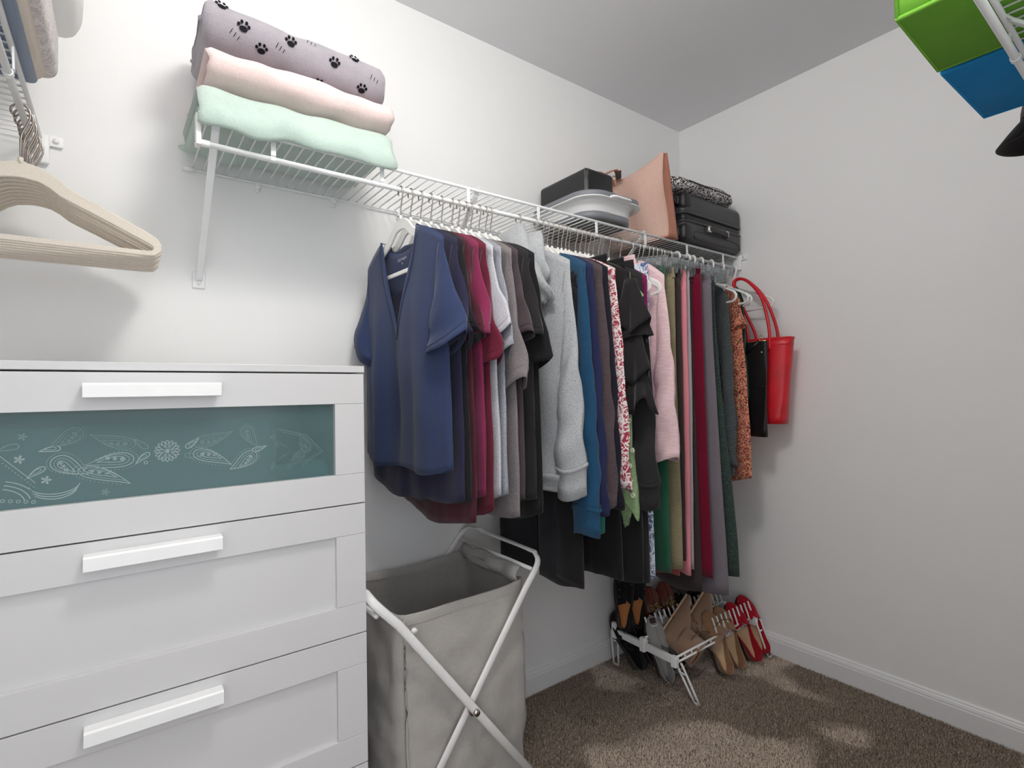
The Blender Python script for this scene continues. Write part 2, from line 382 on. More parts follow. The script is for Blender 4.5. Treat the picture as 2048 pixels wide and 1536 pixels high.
# ------------------------------------------------------------------ garments
def sm(x): x = max(0, min(1, x)); return x*x*(3-2*x)
def fold(y, dep, A, k, ph, seed):
    return A*sm(dep*1.2)*(2.4*nz((y*k*1.25, dep*.8, 0), 1, seed)+1.1*nz((y*k*3.1, dep*1.1, 2), 1, seed)+.35*math.sin(k*.8*y*2*pi+seed*3))
def body(hw, hwh, zn, zt, zh, neck, nw, df, db, d0, d1, A=.006, k=9, ph=0, seed=0, rise=.03, ns=44, nr=34, hemslope=0, pinch=.0):
    us = [math.cos(pi*i/ns) for i in range(ns+1)]
    loop = [(u, -1) for u in us]+[(u, 1) for u in reversed(us[1:-1])]
    def ztop(u, side):
        y = abs(u)*hw; dep = df if side < 0 else db
        if y < nw:
            f = y/nw
            return zn-dep*((1-f)**.92 if neck == 'v' and side < 0 else math.sqrt(max(0, 1-f*f))*1.0)
        return zn-(zn-zt)*((y-nw)/(hw-nw))**1.25
    rings = []
    for r in range(nr+1):
        t_ = r/nr; ring = []
        for u, side in loop:
            zt_ = ztop(u, side); zb = zh+rise*(1-(1-abs(u)**2)**.5 if False else abs(u)**3)*1.0+hemslope*u+.006*math.sin(5*u+seed)
            z = zt_+(zb-zt_)*t_; dep = (zn-z)/(zn-zh)
            w = hw+(hwh-hw)*sm(dep*1.1)-pinch*math.sin(pi*min(1, dep))
            e = max(0, 1-abs(u)**3.2)**.5
            d = d0+(d1-d0)*sm(dep*2.2)
            y = u*w; x = side*d*e+fold(y, dep, A, k, ph, seed)*(.35+.65*e)
            x += .004*nz((y, dep*.6, side), 9, seed)*sm(dep*3)
            ring.append((x, y, z))
        rings.append(ring)
    nl = [p for p, (u, s) in zip(rings[0], loop) if abs(u)*hw <= nw*1.02]
    fr = [(p, s) for p, (u, s) in zip(rings[0], loop) if abs(u)*hw <= nw*1.05]
    return loft(rings, True), fr
def neckband(fr, zc, w=.018):
    f = sorted([p for p, s in fr if s < 0], key=lambda p: p[1]); b = sorted([p for p, s in fr if s > 0], key=lambda p: -p[1])
    P = f+b; ins, out = [], []
    for i, p in enumerate(P):
        s = -1 if i < len(f) else 1
        v = Vector((0, p[1], p[2]-zc)); v.normalize(); v *= 1-.8*min(1, abs(p[1])/max(q[1] for q in P))**4
        a = Vector(p)+Vector((s*.0022, 0, 0)); ins.append(a); out.append(a+v*w*.98+Vector((s*.0012, 0, 0)))
    n = len(P); mid = [(a+b_)/2+Vector(((-1 if i < len(f) else 1)*.0012, 0, 0)) for i, (a, b_) in enumerate(zip(ins, out))]
    return loft([ins, mid, out], True)
def sleeve(side, hw, zt, L_, w0, w1, b0, b1, out=.04, seed=0, nr=22, n=28, flut=.14, long=False):
    rings = []
    for i in range(nr+1):
        t_ = i/nr; s = t_**(.62 if long else .9)
        O = Vector((0, hw-.012+(out+.012)*s+(.004 if long else -.006)*math.sin(pi*t_), zt+.004-(L_+.004-(0 if long else .025))*t_))
        I = Vector((0, hw-.035+(out+.035-w1)*(t_**.8), zt-w0-(L_-w0+(.012 if long else .022))*t_))
        c = (O+I)/2; e1 = (O-I)/2; b = b0+(b1-b0)*sm(t_*1.1); ring = []
        for j in range(n):
            th = 2*pi*j/n
            w = 1+flut*sm(t_)*math.sin(2*th+seed*1.9)+.5*flut*sm(t_)*math.sin(3*th+seed)
            x = b*math.sin(th)*abs(math.sin(th))**.55*w+.010*sm(t_*1.5)*nz((t_*L_*14, math.cos(th)*1.2, seed), 1.1)+.006*t_*math.sin(6*t_*L_/.2+seed*2)
            p = c+e1*(math.cos(th)*(1+.3*(w-1)))+Vector((x, 0, .008*sm(t_)*math.sin(th*2+seed)))
            ring.append((p.x, side*p.y, p.z))
        rings.append(ring)
    return rings
def tee(name, label, x, mat, rz=0, zh=.85, zt=1.516, zn=1.572, hw=.212, hwh=.232, neck='crew', nw=.096, df=.07, db=.03, sl=.235, d=.014, A=.005, k=8, ph=0, seed=1, longs=0, cuff=None, cw=.045, group=None, cat='shirt', band=True, flut=.14, hemslope=0, rise=.03, a0=.07, a1=.078, bs=.022, out=.04, lean=0, pinch=0, ribhem=0):
    G = thing(name, label, cat, (x, YR, 0), math.radians(rz), group)
    vf, fr = body(hw, hwh, zn, zt, zh, neck, nw, df, db, .007, d, A, k, ph, seed, rise, hemslope=hemslope, pinch=pinch)
    obj('body', vf, mat, G, solid=.0016)
    if band: obj('neckband', neckband(fr, zn-df*.25), mat, G, solid=.002)
    for side in (-1, 1):
        L_ = longs or sl
        rg_ = sleeve(side, hw, zt, L_, a0*2.7 if longs else .19, (.105 if longs else a1*1.95), .010, bs, out+(.012 if longs else .03), seed+side, 34 if longs else 22, 28, flut*(.6 if longs else 1), bool(longs))
        s = obj('sleeve', loft(rg_, True), mat, G, solid=.0016)
        if not longs and sl > .2: obj('sleeve_stitch', tube([Vector(p)+Vector((.0016 if math.sin(2*pi*q/28) > 0 else -.0016, 0, 0)) for q, p in enumerate(rg_[-3])], .0007, 4, closed=True), mat, s)
        if longs and cuff:
            last = rg_[-1]; c = sum((Vector(p) for p in last), Vector())/len(last)
            rr = [[c+(Vector(p)-c)*f+Vector((0, 0, dz)) for p in last] for f, dz in ((1.06, .012), (1.08, .004), (.97, 0), (.95, -cw*.5), (.96, -cw), (.92, -cw))]
            obj('cuff', loft(rr, True), cuff, s, solid=.0016)
    return G
def drape(hw0, hw1, zt, zb, d0, d1, A=.004, k=6, ph=0, seed=0, yc=0, ns=24, nr=26, hemw=.004, slope=0, sharp=3.0):
    us = [math.cos(pi*i/ns) for i in range(ns+1)]; loop = [(u, -1) for u in us]+[(u, 1) for u in reversed(us[1:-1])]
    rings = []
    for r in range(nr+1):
        t_ = r/nr; w = hw0+(hw1-hw0)*sm(t_*.9+.05*t_); d = d0+(d1-d0)*sm(t_*1.6); ring = []
        for u, side in loop:
            y = u*w; e = max(0, 1-abs(u)**sharp)**.5; z = zt+(zb+slope*u+hemw*math.sin(4*u+seed)-zt)*t_
            ring.append((side*d*e+fold(y+yc, t_, A, k, ph, seed)*(.4+.6*e)+.003*nz((y, t_, side), 8, seed), y+yc+.004*math.sin(5*t_+seed)*(t_), z))
        rings.append(ring)
    return loft(rings, True, True)
def trousers(name, label, x, mat, rz=0, zb=.45, hw=.165, zt=1.575, legw=.075, d=.013, A=.003, seed=0, group=None, band=None, flare=1.0):
    G = thing(name, label, 'trousers', (x, YR, 0), math.radians(rz), group)
    obj('waistband', drape(hw, hw*1.01, zt, zt-.04, .007, .009, 0, 1, 0, seed, nr=6), band or mat, G, solid=.0015)
    obj('hip', drape(hw*.96, hw*.98, zt-.036, zt-.30, .007, d*.7, A*.4, 7, seed, seed), mat, G, solid=.0015)
    for s in (-1, 1):
        obj('leg', drape(hw*.47, legw*flare, zt-.034, zb+(0 if s < 0 else .01), d*.9, d, A, 9, seed+s, seed, yc=s*hw*.53), mat, G, solid=.0015)
    return G
def skirt(name, label, x, mat, rz=0, zb=.5, hw=.15, hwb=.2, zt=1.575, d=.03, A=.012, k=10, seed=0, group=None, slope=0, cat='skirt'):
    G = thing(name, label, cat, (x, YR, 0), math.radians(rz), group)
    obj('waistband', drape(hw, hw*1.01, zt, zt-.04, .007, .009, 0, 1, 0, seed, nr=6), mat, G, solid=.0015)
    obj('panel', drape(hw, hwb, zt-.036, zb, .009, d, A, k, seed, seed, hemw=.01, slope=slope), mat, G, solid=.0015)
    return G
C = cloth
M['navy'] = C('navy_jersey', (46, 57, 88)); M['navy2'] = C('dark_navy_jersey', (40, 39, 62)); M['char'] = C('charcoal_jersey', (29, 28, 33))
M['mar0'] = C('dark_maroon_jersey', (72, 28, 40)); M['mag'] = C('berry_jersey', (120, 38, 72)); M['maroon'] = C('maroon_jersey', (96, 26, 46))
M['hea1'] = C('light_heather', (186, 187, 193), 'heather', (132, 133, 142)); M['hea2'] = C('mid_heather', (150, 151, 160), 'heather', (96, 97, 108))
M['taupe'] = C('taupe_heather', (122, 115, 116), 'heather', (84, 78, 80)); M['brown'] = C('plum_brown_jersey', (70, 60, 64)); M['blk'] = C('black_jersey', (25, 24, 26)); M['blk2'] = C('soft_black_jersey', (36, 34, 36))
M['hood'] = C('grey_marl_fleece', (168, 170, 173), 'heather', (112, 114, 118)); M['teal'] = C('blue_waffle_knit', (34, 80, 114), 'waffle'); M['navy3'] = C('navy_knit', (36, 40, 72)); M['brown2'] = C('dark_brown_slub', (80, 68, 72), 'slub')
M['nblk'] = C('ink_knit', (30, 29, 38)); M['paisley'] = C('red_white_paisley', (224, 214, 212), 'print', (158, 52, 74), (226, 216, 214)); M['ruff'] = C('black_crepe', (34, 32, 33)); M['bflo'] = C('black_blossom_print', (30, 28, 30), 'flower', (205, 196, 190), (60, 52, 54))
M['sage'] = C('sage_green_crinkle', (140, 166, 122), 'slub'); M['bcot'] = C('washed_black_cotton', (43, 42, 43)); M['mag2'] = C('magenta_knit', (122, 34, 82)); M['pink'] = C('blush_crinkle', (233, 196, 200), 'slub')
M['toile'] = C('blue_white_toile', (224, 228, 238), 'print', (84, 106, 150), (222, 227, 238), sc=.8); M['green'] = C('green_twill', (42, 90, 68)); M['khaki'] = C('olive_khaki', (140, 130, 102), 'slub'); M['dkb'] = C('dark_brown_twill', (60, 50, 50))
M['pinkp'] = C('coral_pink_twill', (222, 134, 142)); M['lilac'] = C('lilac_grey_twill', (156, 150, 156)); M['burg'] = C('burgundy_ponte', (104, 14, 40)); M['mauve'] = C('mauve_grey_suiting', (112, 105, 112)); M['rust'] = C('rust_twill', (148, 78, 66))
M['tweed'] = C('green_charcoal_tweed', (52, 66, 62), 'tweed', (30, 34, 36), (84, 104, 94)); M['cable'] = C('charcoal_cable_knit', (98, 106, 110), 'cable'); M['orange'] = C('rust_floral_print', (66, 40, 42), 'print', (196, 96, 84), (222, 166, 128), sc=2.2); M['leather'] = C('dark_green_leather', (30, 56, 44), 'leather')
M['red'] = C('red_leather', (204, 26, 40), 'leather'); M['bleather'] = C('black_leather', (24, 24, 27), 'leather'); M['jade'] = C('jade_jersey', (48, 116, 106)); M['white_ink'] = plain('white_ink', (215, 218, 225), .8)

HX = [.596, .625, .655, .686, .719, .753, .774, .799, .816, .844, .867, .884, .99, 1.06, 1.085, 1.108, 1.127, 1.153, 1.169, 1.187, 1.203, 1.232, 1.253, 1.277, 1.294, 1.316, 1.342, 1.361, 1.396, 1.454]
RZ = {.596: 2, .625: 4, .655: 0, .686: -4, .719: -5, .753: -8, .774: -8, .799: -8, .816: -4, .844: -6, .867: -3, .884: -2, .99: 3, 1.06: 0, 1.085: -5, 1.108: -3, 1.127: 2, 1.153: 0, 1.169: -3, 1.187: 1, 1.203: 3, 1.232: 7, 1.253: 4, 1.277: 5, 1.294: 6, 1.316: 8, 1.342: 8, 1.361: 6, 1.396: 4, 1.454: -9}
HL = ['holding the navy V-neck tee', 'holding the dark navy tee', 'holding the charcoal tee', 'holding the dark maroon tee', 'holding the berry tee', 'holding the maroon tee', 'holding the light heather grey tee', 'holding the mid heather grey tee', 'holding the taupe tee', 'holding the plum brown tee', 'holding the faded black tee', 'holding the black tee beside the hoodie', 'holding the grey hoodie', 'holding black trousers behind the hoodie', 'holding the blue waffle top', 'holding the navy long-sleeve top', 'holding the dark brown cardigan', 'holding the jade tunic', 'holding the ink top', 'holding the red paisley blouse', 'holding a black skirt behind the paisley blouse', 'holding the black ruffled blouse', 'holding the sage green beaded top', 'holding the black skirt behind the sage green top', 'holding the black cuffed shirt', 'holding the black skirt next to the cuffed shirt', 'holding the magenta top', 'between the magenta top and the toile trousers', 'holding the blue toile trousers', 'holding the blush pink blouse']
vh = velvet_hanger('velvet_hanger', 'white velvet hanger', 'velvet', 'bronze', 'white velvet hangers on the rod')
for i, x in enumerate(HX):
    r = vh if i == 0 else dup(vh, (0, 0, 0), 0)
    r.location = (x, YR, ZR); r.rotation_euler = (0, 0, math.radians(RZ[x])); r['label'] = 'white velvet hanger '+HL[i]; r.scale = (1, .6 if i in (13, 17, 20, 23, 25, 27, 28) else .94, 1)
g1 = 'short-sleeve tees on the rod'
v0 = tee('t_shirt', 'navy V-neck short-sleeve tee hanging first on the rod beside the dresser', .596, 'navy', 2, .955, neck='v', nw=.102, df=.262, db=.045, d=.022, A=.010, k=7, seed=2, group=g1, hwh=.235, rise=.02, hemslope=0, bs=.036, sl=.262, out=.055)
tee('t_shirt', 'dark navy tee with rolled open cuffs behind the navy V-neck', .625, 'navy2', 4, .875, seed=3, group=g1, bs=.03, sl=.26)
tee('t_shirt', 'charcoal tee hanging between dark navy and dark maroon tees', .655, 'char', 0, .868, seed=4, group=g1, sl=.25)
tee('t_shirt', 'dark maroon tee with a longer hem behind the charcoal tee', .686, 'mar0', -4, .812, seed=5, group=g1, sl=.25)
tee('t_shirt', 'bright berry short-sleeve tee', .719, 'mag', -5, .868, seed=6, group=g1, sl=.245, bs=.03, a1=.085, lean=.01)
tee('t_shirt', 'maroon tee between the berry and heather grey tees', .753, 'maroon', -8, .83, seed=7, group=g1, sl=.30, a1=.07)
tee('t_shirt', 'light heather grey short-sleeve tee', .774, 'hea1', -8, .868, seed=8, group=g1, sl=.235, bs=.024)
tee('t_shirt', 'mid heather grey short-sleeve tee', .799, 'hea2', -8, .872, seed=9, group=g1, sl=.285, bs=.02)
tee('t_shirt', 'taupe grey tee with long loose sleeves', .816, 'taupe', -4, .812, seed=10, group=g1, sl=.36, bs=.024, a1=.075)
tee('t_shirt', 'plum brown short-sleeve tee', .844, 'brown', -6, .85, seed=11, group=g1, sl=.24)
tee('t_shirt', 'faded black tee behind the plum brown tee', .867, 'blk2', -3, .84, seed=12, group=g1, sl=.24, bs=.024)
tee('t_shirt', 'black tee hanging right beside the grey hoodie', .884, 'blk', -2, .80, seed=13, group=g1, sl=.30, bs=.026)
# printed size mark inside the navy collar
def text_mesh(s, size):
    cu = bpy.data.curves.new('txt', 'FONT'); cu.body = s; cu.size = size; cu.align_x = 'CENTER'
    o = bpy.data.objects.new('txt', cu); COL.objects.link(o); dg = bpy.context.evaluated_depsgraph_get()
    me = bpy.data.meshes.new_from_object(o.evaluated_get(dg)); bpy.data.objects.remove(o); return me
for s, size, z in (('OLD NAVY', .0105, 1.507), ('M', .008, 1.496)):
    me = text_mesh(s, size); me.materials.append(M['white_ink'])
    o = obj('neck_print', me, None, v0); o.location = (.0085, .012, z); o.rotation_euler = (pi/2, 0, -pi/2)
# grey hoodie
G = tee('hoodie', 'grey marl hoodie with pouch pocket and ribbed cuffs', .99, 'hood', 3, .905, zt=1.515, hw=.215, hwh=.225, nw=.09, df=.10, d=.038, A=.010, k=5, seed=21, longs=.58, cuff=M['hood'], cw=.075, cat='hoodie', bs=.034, a0=.09, a1=.06, band=False, rise=0, out=.03, flut=.1)
vf = drape(.222, .20, .915, .868, .040, .036, .008, 5, 0, 21, nr=8); obj('ribbed_hem', vf, 'hood', G, solid=.002)
pk = [[(-.045-.010*math.sin(pi*i/10), -.12+.024*i, z) for i in range(11)] for z in np.linspace(.93, 1.10, 8)]
pk = [[(x_, y_*(1 if r < 3 else 1-.09*(r-2)), z_) for x_, y_, z_ in row] for r, row in enumerate(pk)]
obj('pouch_pocket', loft(pk, False), 'hood', G, solid=.004)
def hoodpart(ya, yb, za, zb, wa, wb, d, xo, seed):
    rr = []
    for i in range(23):
        t_ = i/22; yc = ya+(yb-ya)*t_; w = (wa+(wb-wa)*sm(t_))*max(.06, 1-max(0, (t_-.86)/.14)**2)**.5; dd = d*(.35+.65*math.sin(pi*min(1, .18+t_*.9)))*max(.15, 1-max(0, (t_-.8)/.2)**2)**.5
        rr.append([(xo-.02*math.sin(pi*t_)+dd*math.sin(q)+.010*nz((math.cos(q)*2, t_*4, seed), 1.2), yc+w*math.cos(q)+.006*nz((q, t_*5, seed), 1), za+(zb-za)*t_+.018*math.cos(q)*(1-t_)*(-1)+.008*math.sin(3*q+seed)*t_) for q in [2*pi*j/30 for j in range(30)]])
    return loft(rr, True, True, True)
obj('hood', hoodpart(.01, -.165, 1.632, 1.40, .075, .048, .034, -.040, 2), 'hood', G)
obj('hood_fold', hoodpart(-.02, -.11, 1.60, 1.46, .10, .07, .030, -.018, 5), 'hood', G)
obj('drawcord', tube(bez([(-.075, -.14, 1.44), (-.08, -.145, 1.40), (-.078, -.14, 1.35)], 5), .0025, 6), 'plas', G)
# long pieces and tops
trousers('trousers', 'black trousers hanging low behind the grey hoodie', 1.06, 'blk', 0, .592, hw=.17, zt=1.50, legw=.095, seed=2, d=.018)
for lab, x, dz in (('black trousers reaching lowest below the hoodie hem', 1.048, 0),): trousers('trousers', lab, x, 'char', 4, .578, hw=.18, zt=1.49, legw=.09, seed=5, d=.014)
g2 = 'long-sleeve tops on the rod'
tee('top', 'bright blue waffle-knit long-sleeve top', 1.085, 'teal', -5, .80, seed=31, longs=.70, cuff=M['teal'], cw=.07, bs=.028, group=g2, out=.03, cat='top', hwh=.215)
tee('top', 'navy fine-knit long-sleeve top', 1.108, 'navy3', -3, .84, seed=32, longs=.715, bs=.02, group=g2, out=.03, cat='top', hwh=.21)
tee('cardigan', 'dark brown slub cardigan with long sleeves', 1.127, 'brown2', 2, .86, seed=33, longs=.70, bs=.024, out=.03, cat='cardigan', hwh=.21)
tee('tunic', 'jade green tunic with a low hem between dark tops', 1.153, 'jade', 0, .70, zt=1.50, seed=34, sl=.13, cat='tunic', hwh=.185, hw=.13, nw=.07, out=-.01, a1=.04, bs=.012)
tee('top', 'ink black long-sleeve top beside the paisley blouse', 1.169, 'nblk', -3, .84, seed=35, longs=.71, bs=.018, group=g2, out=.03, cat='top', hwh=.21)
tee('blouse', 'red and white paisley print blouse', 1.187, 'paisley', 1, .91, seed=36, longs=.66, bs=.016, out=.035, cat='blouse', hwh=.20, A=.003)
skirt('skirt', 'long black skirt behind the paisley blouse', 1.203, 'blk', 3, .572, hw=.16, hwb=.20, d=.03, seed=4, A=.008)
RB = tee('blouse', 'black blouse with ruffled flutter sleeves and blossom print', 1.232, 'ruff', 7, 1.17, seed=37, sl=.22, bs=.03, out=.05, cat='blouse', hwh=.20, flut=.3)
for i, (z, L_) in enumerate(((1.49, .15), (1.35, .16), (1.24, .14))):
    rr = []
    for r in range(10):
        t_ = r/9; rr.append([(-.004+(.012+.03*t_)*math.cos(q)*(1+.5*t_*math.sin(5*q+i)+.2*math.sin(2*q+3*i)), -.215-.01*i+(.02+.035*t_)*math.sin(q)*(1+.3*t_*math.sin(3*q+2*i)), z-L_*t_+.026*t_*math.sin(3*q+i)) for q in [2*pi*j/36 for j in range(36)]])
    obj('ruffle', loft(rr, True), 'ruff', RB, solid=.0012)
obj('blossom_panel', drape(.045, .04, 1.42, 1.20, .020, .022, .006, 12, 1, 3, yc=-.185), 'bflo', RB, solid=.0015)
SG = tee('top', 'sage green crinkled top with white beaded blossoms and pointed hem', 1.253, 'sage', 4, .86, seed=38, sl=.10, out=.01, cat='top', hw=.205, hwh=.20, A=.006)
obj('tie_end', drape(.02, .034, .96, .80, .012, .016, .004, 20, 1, 3, yc=-.185, slope=.05), 'sage', SG, solid=.0015)
obj('tie_tail', drape(.034, .012, .80, .735, .012, .006, .003, 20, 1, 4, yc=-.18, slope=-.02), 'sage', SG, solid=.0015)
M['bead'] = plain('cream_bead', (226, 228, 205), .5)
ic = bmesh.new(); bmesh.ops.create_icosphere(ic, subdivisions=1, radius=.0042); ic.verts.index_update()
sph = ([tuple(v.co) for v in ic.verts], [tuple(v.index for v in f.verts) for f in ic.faces]); ic.free()
bl = B()
for q in range(6): bl.add(sph, Matrix.Translation((0, .0055*math.cos(q*pi/3), .0055*math.sin(q*pi/3))))
bm_ = obj('blossom', bl, 'bead', SG); bm_.location = (0, -.226, 1.30)
for i in range(15):
    c = bm_.copy(); COL.objects.link(c); z = 1.47-i*.046
    c.location = (-.018+.01*math.sin(i*2.4), -.20-.012*math.cos(i*1.7)*0-.006*(z < 1), z)
skirt('skirt', 'black flared skirt behind the sage green top', 1.277, 'blk', 5, .557, hw=.16, hwb=.21, d=.034, seed=8, A=.009)
BL = tee('shirt', 'washed black shirt with wide buttoned cuffs', 1.294, 'bcot', 6, .84, seed=39, longs=.66, cuff=M['bcot'], cw=.07, bs=.03, out=.03, cat='shirt', hwh=.21)
for i in range(3): obj('button', disc((-.02, -.235, 1.30-.16*i), .006, 'y', 14, .003), 'black', BL)
skirt('skirt', 'black skirt beside the washed black cuffed shirt', 1.316, 'blk2', 8, .548, hw=.16, hwb=.205, d=.034, seed=9, A=.009)
tee('top', 'magenta top mostly hidden by the blush blouse', 1.342, 'mag2', 3, .95, seed=40, longs=.50, bs=.014, group=g2, hw=.20, out=-.012, cat='top', hwh=.20)
trousers('trousers', 'white trousers with a blue toile flower print', 1.396, 'toile', 4, .525, hw=.16, seed=11, d=.017, legw=.08)
PB = tee('blouse', 'blush pink crinkled blouse with long draped sleeves', 1.454, 'pink', -7, .93, zt=1.525, zn=1.60, seed=41, longs=.60, bs=.036, out=.03, cat='blouse', hwh=.205, A=.006)
obj('collar_stand', drape(.075, .085, 1.625, 1.575, .012, .016, .004, 8, 0, 2), 'pink', PB, solid=.002)
# clip hangers and bottoms
CX = [(1.514, -8), (1.552, -3), (1.574, -6), (1.609, -9), (1.632, -7), (1.656, -8), (1.682, -6), (1.699, -4), (1.742, 1)]
CXP = [(1.789, 2), (1.859, -6), (1.895, -8)]
CL = ['green trousers', 'olive khaki trousers', 'rust skirt', 'dark brown trousers', 'coral pink trousers', 'lilac grey trousers', 'dark plum skirt', 'burgundy trousers', 'mauve wide-leg trousers']
ch = clip_hanger('clip_hanger', '', 'clear clip hangers with steel hooks')
for i, (x, rz) in enumerate(CX):
    r = ch if i == 0 else dup(ch, (0, 0, 0), 0); r.location = (x, YR, ZR); r.rotation_euler = (0, 0, math.radians(rz)); r['label'] = 'clear clip hanger with steel hook holding the '+CL[i]
ch2 = clip_hanger('clip_hanger', '', 'clear clip hangers with white hooks', 'plas')
for i, (x, rz) in enumerate(CXP):
    r = ch2 if i == 0 else dup(ch2, (0, 0, 0), 0); r.location = (x, YR, ZR); r.rotation_euler = (0, 0, math.radians(rz)); r['label'] = 'clear clip hanger with thick white hook holding the '+['green charcoal tweed trousers', 'black tweed trousers', 'black skirt by the cardigan'][i]
g3 = 'bottoms on clip hangers'
trousers('trousers', 'emerald green trousers on a clip hanger beside the khaki pair', 1.514, 'green', -8, .525, seed=12, d=.016, group=g3)
trousers('trousers', 'olive khaki gathered-waist trousers', 1.552, 'khaki', -3, .53, seed=13, d=.017, group=g3, legw=.085)
skirt('skirt', 'rust skirt peeking out under the khaki trousers', 1.574, 'rust', -6, .49, hw=.15, hwb=.15, d=.012, A=.003, seed=5)
trousers('trousers', 'dark brown trousers between khaki and coral pairs', 1.609, 'dkb', -9, .55, seed=14, d=.012, group=g3)
trousers('trousers', 'coral pink trousers clipped between brown and lilac pairs', 1.632, 'pinkp', -7, .493, seed=15, d=.013, group=g3)
trousers('trousers', 'lilac grey trousers clipped behind the coral pair', 1.656, 'lilac', -8, .508, seed=16, d=.011, group=g3)
skirt('skirt', 'dark plum skirt hanging low under the coral trousers', 1.682, 'dkb', -6, .415, hw=.15, hwb=.165, d=.014, A=.003, seed=6)
trousers('trousers', 'burgundy trousers clipped beside the mauve pair', 1.699, 'burg', -4, .472, hw=.175, zt=1.60, seed=17, d=.018, group=g3, legw=.105)
trousers('trousers', 'mauve grey wide-leg trousers reaching lowest', 1.742, 'mauve', 1, .402, hw=.178, seed=18, d=.020, group=g3, legw=.125)
trousers('trousers', 'green charcoal tweed trousers', 1.789, 'tweed', 2, .462, hw=.160, seed=19, d=.018, group=g3, legw=.145)
trousers('trousers', 'black tweed trousers beside the cable cardigan', 1.859, 'bcot', -6, .46, hw=.12, seed=20, d=.012, group=g3, legw=.10)
th = tube_hanger('tube_hanger', '', 'white tubular hangers')
for i, (x, rz, lab) in enumerate(((1.955, -20, 'white tubular hanger inside the cable-knit cardigan'), (2.03, -18, 'white tubular hanger under the rust floral dress'), (2.114, -28, 'white tubular hanger with the dark green leather jacket'), (2.205, -14, 'empty white tubular hanger against the side wall behind the red tote'))):
    r = th if i == 0 else dup(th, (0, 0, 0), 0); r.location = (x, YR, ZR); r.rotation_euler = (0, 0, math.radians(rz)); r['label'] = lab
tee('cardigan', 'charcoal cable-knit cardigan with chunky sleeves', 1.955, 'cable', -20, .785, zt=1.508, zn=1.585, hw=.165, hwh=.175, seed=42, longs=.66, bs=.036, out=.012, cat='cardigan', A=.008, a0=.08, band=False, nw=.07, d=.02)
tee('dress', 'rust and black floral print dress', 2.03, 'orange', -18, .767, zt=1.50, zn=1.57, hw=.165, hwh=.205, seed=43, sl=.12, out=.01, cat='dress', A=.006, d=.02, a0=.05, a1=.05)
tee('jacket', 'dark green glossy leather jacket', 2.114, 'leather', -28, 1.02, zt=1.50, zn=1.58, hw=.155, hwh=.16, seed=44, longs=.40, bs=.026, out=.005, cat='jacket', A=.006, d=.02, a0=.06)

# ------------------------------------------------------------------ dresser
YD, DX0, DX1 = 1.12, -.331, .4275
DR = thing('dresser', 'white four-drawer dresser with frosted glass top drawer', 'dresser', (0, 0, 0))
cb = B().add(box(DX0, DX0+.016, YD+.021, YD+.41, .012, 1.1965)).add(box(DX1-.018, DX1-.002, YD+.021, YD+.41, .012, 1.1965)).add(box(DX0+.016, DX1-.018, YD+.40, YD+.41, .012, 1.19)).add(box(DX0+.016, DX1-.018, YD+.05, YD+.41, .06, .075)).add(box(DX0+.016, DX1-.018, YD+.03, YD+.045, .012, .06))
obj('carcass', cb, 'lac', DR, smooth=False, bevel=.001)
obj('top_panel', box(DX0-.002, DX1+.0015, YD-.001, YD+.412, 1.1975, 1.2119), 'lac', DR, smooth=False, bevel=.0012)
rows = [(1.1945, .9140), (.9115, .6330), (.6305, .3520), (.3495, .0710)]
for i, (zt, zb) in enumerate(rows):
    ins_t, ins_b = zt-.0645, zb+.0640
    DWR = obj('drawer', B().add(box(DX0+.02, DX1-.022, YD+.022, YD+.034, zb+.02, zt-.03)).add(box(DX0+.02, DX0+.032, YD+.034, YD+.38, zb+.03, zt-.05)).add(box(DX1-.034, DX1-.022, YD+.034, YD+.38, zb+.03, zt-.05)).add(box(DX0+.02, DX1-.022, YD+.034, YD+.38, zb+.02, zb+.03)) if i else B().add(box(DX0+.02, DX0+.032, YD+.034, YD+.38, zb+.03, zt-.05)).add(box(DX1-.034, DX1-.022, YD+.034, YD+.38, zb+.03, zt-.05)).add(box(DX0+.02, DX1-.022, YD+.034, YD+.38, zb+.02, zb+.03)), 'lac', DR, smooth=False)
    obj('top_rail', box(DX0, DX1, YD, YD+.019, ins_t, zt), 'lac', DWR, smooth=False, bevel=.0007)
    obj('bottom_rail', box(DX0, DX1, YD, YD+.019, zb, ins_b), 'lac', DWR, smooth=False, bevel=.0007)
    for a, b in ((DX0, DX0+.0635), (DX1-.0635, DX1)): obj('stile', box(a, b, YD+.0001, YD+.019, ins_b+.0004, ins_t-.0004), 'lac', DWR, smooth=False, bevel=.0007)
    if i: obj('panel', box(DX0+.055, DX1-.055, YD+.009, YD+.015, ins_b-.006, ins_t+.006), 'lac', DWR, smooth=False)
    else: obj('glass_panel', box(DX0+.055, DX1-.055, YD+.009, YD+.013, ins_b-.006, ins_t+.006), 'glass', DWR, smooth=False, label='frosted teal glass panel')
    hz = zt-.022
    pf = [(YD-.004, hz+.004), (YD-.021, hz+.0035), (YD-.0235, hz+.0005), (YD-.0235, hz-.0205), (YD-.0205, hz-.0215), (YD-.0195, hz-.003), (YD, hz-.003), (YD, hz+.004)]
    hv = [(x, y, z) for x in (-.0515, .1485) for y, z in pf]; nn = len(pf)
    obj('handle', (hv, [tuple(range(nn-1, -1, -1)), tuple(range(nn, 2*nn))]+[(j, (j+1) % nn, nn+(j+1) % nn, nn+j) for j in range(nn)]), 'plas', DWR, smooth=False, bevel=.0006)
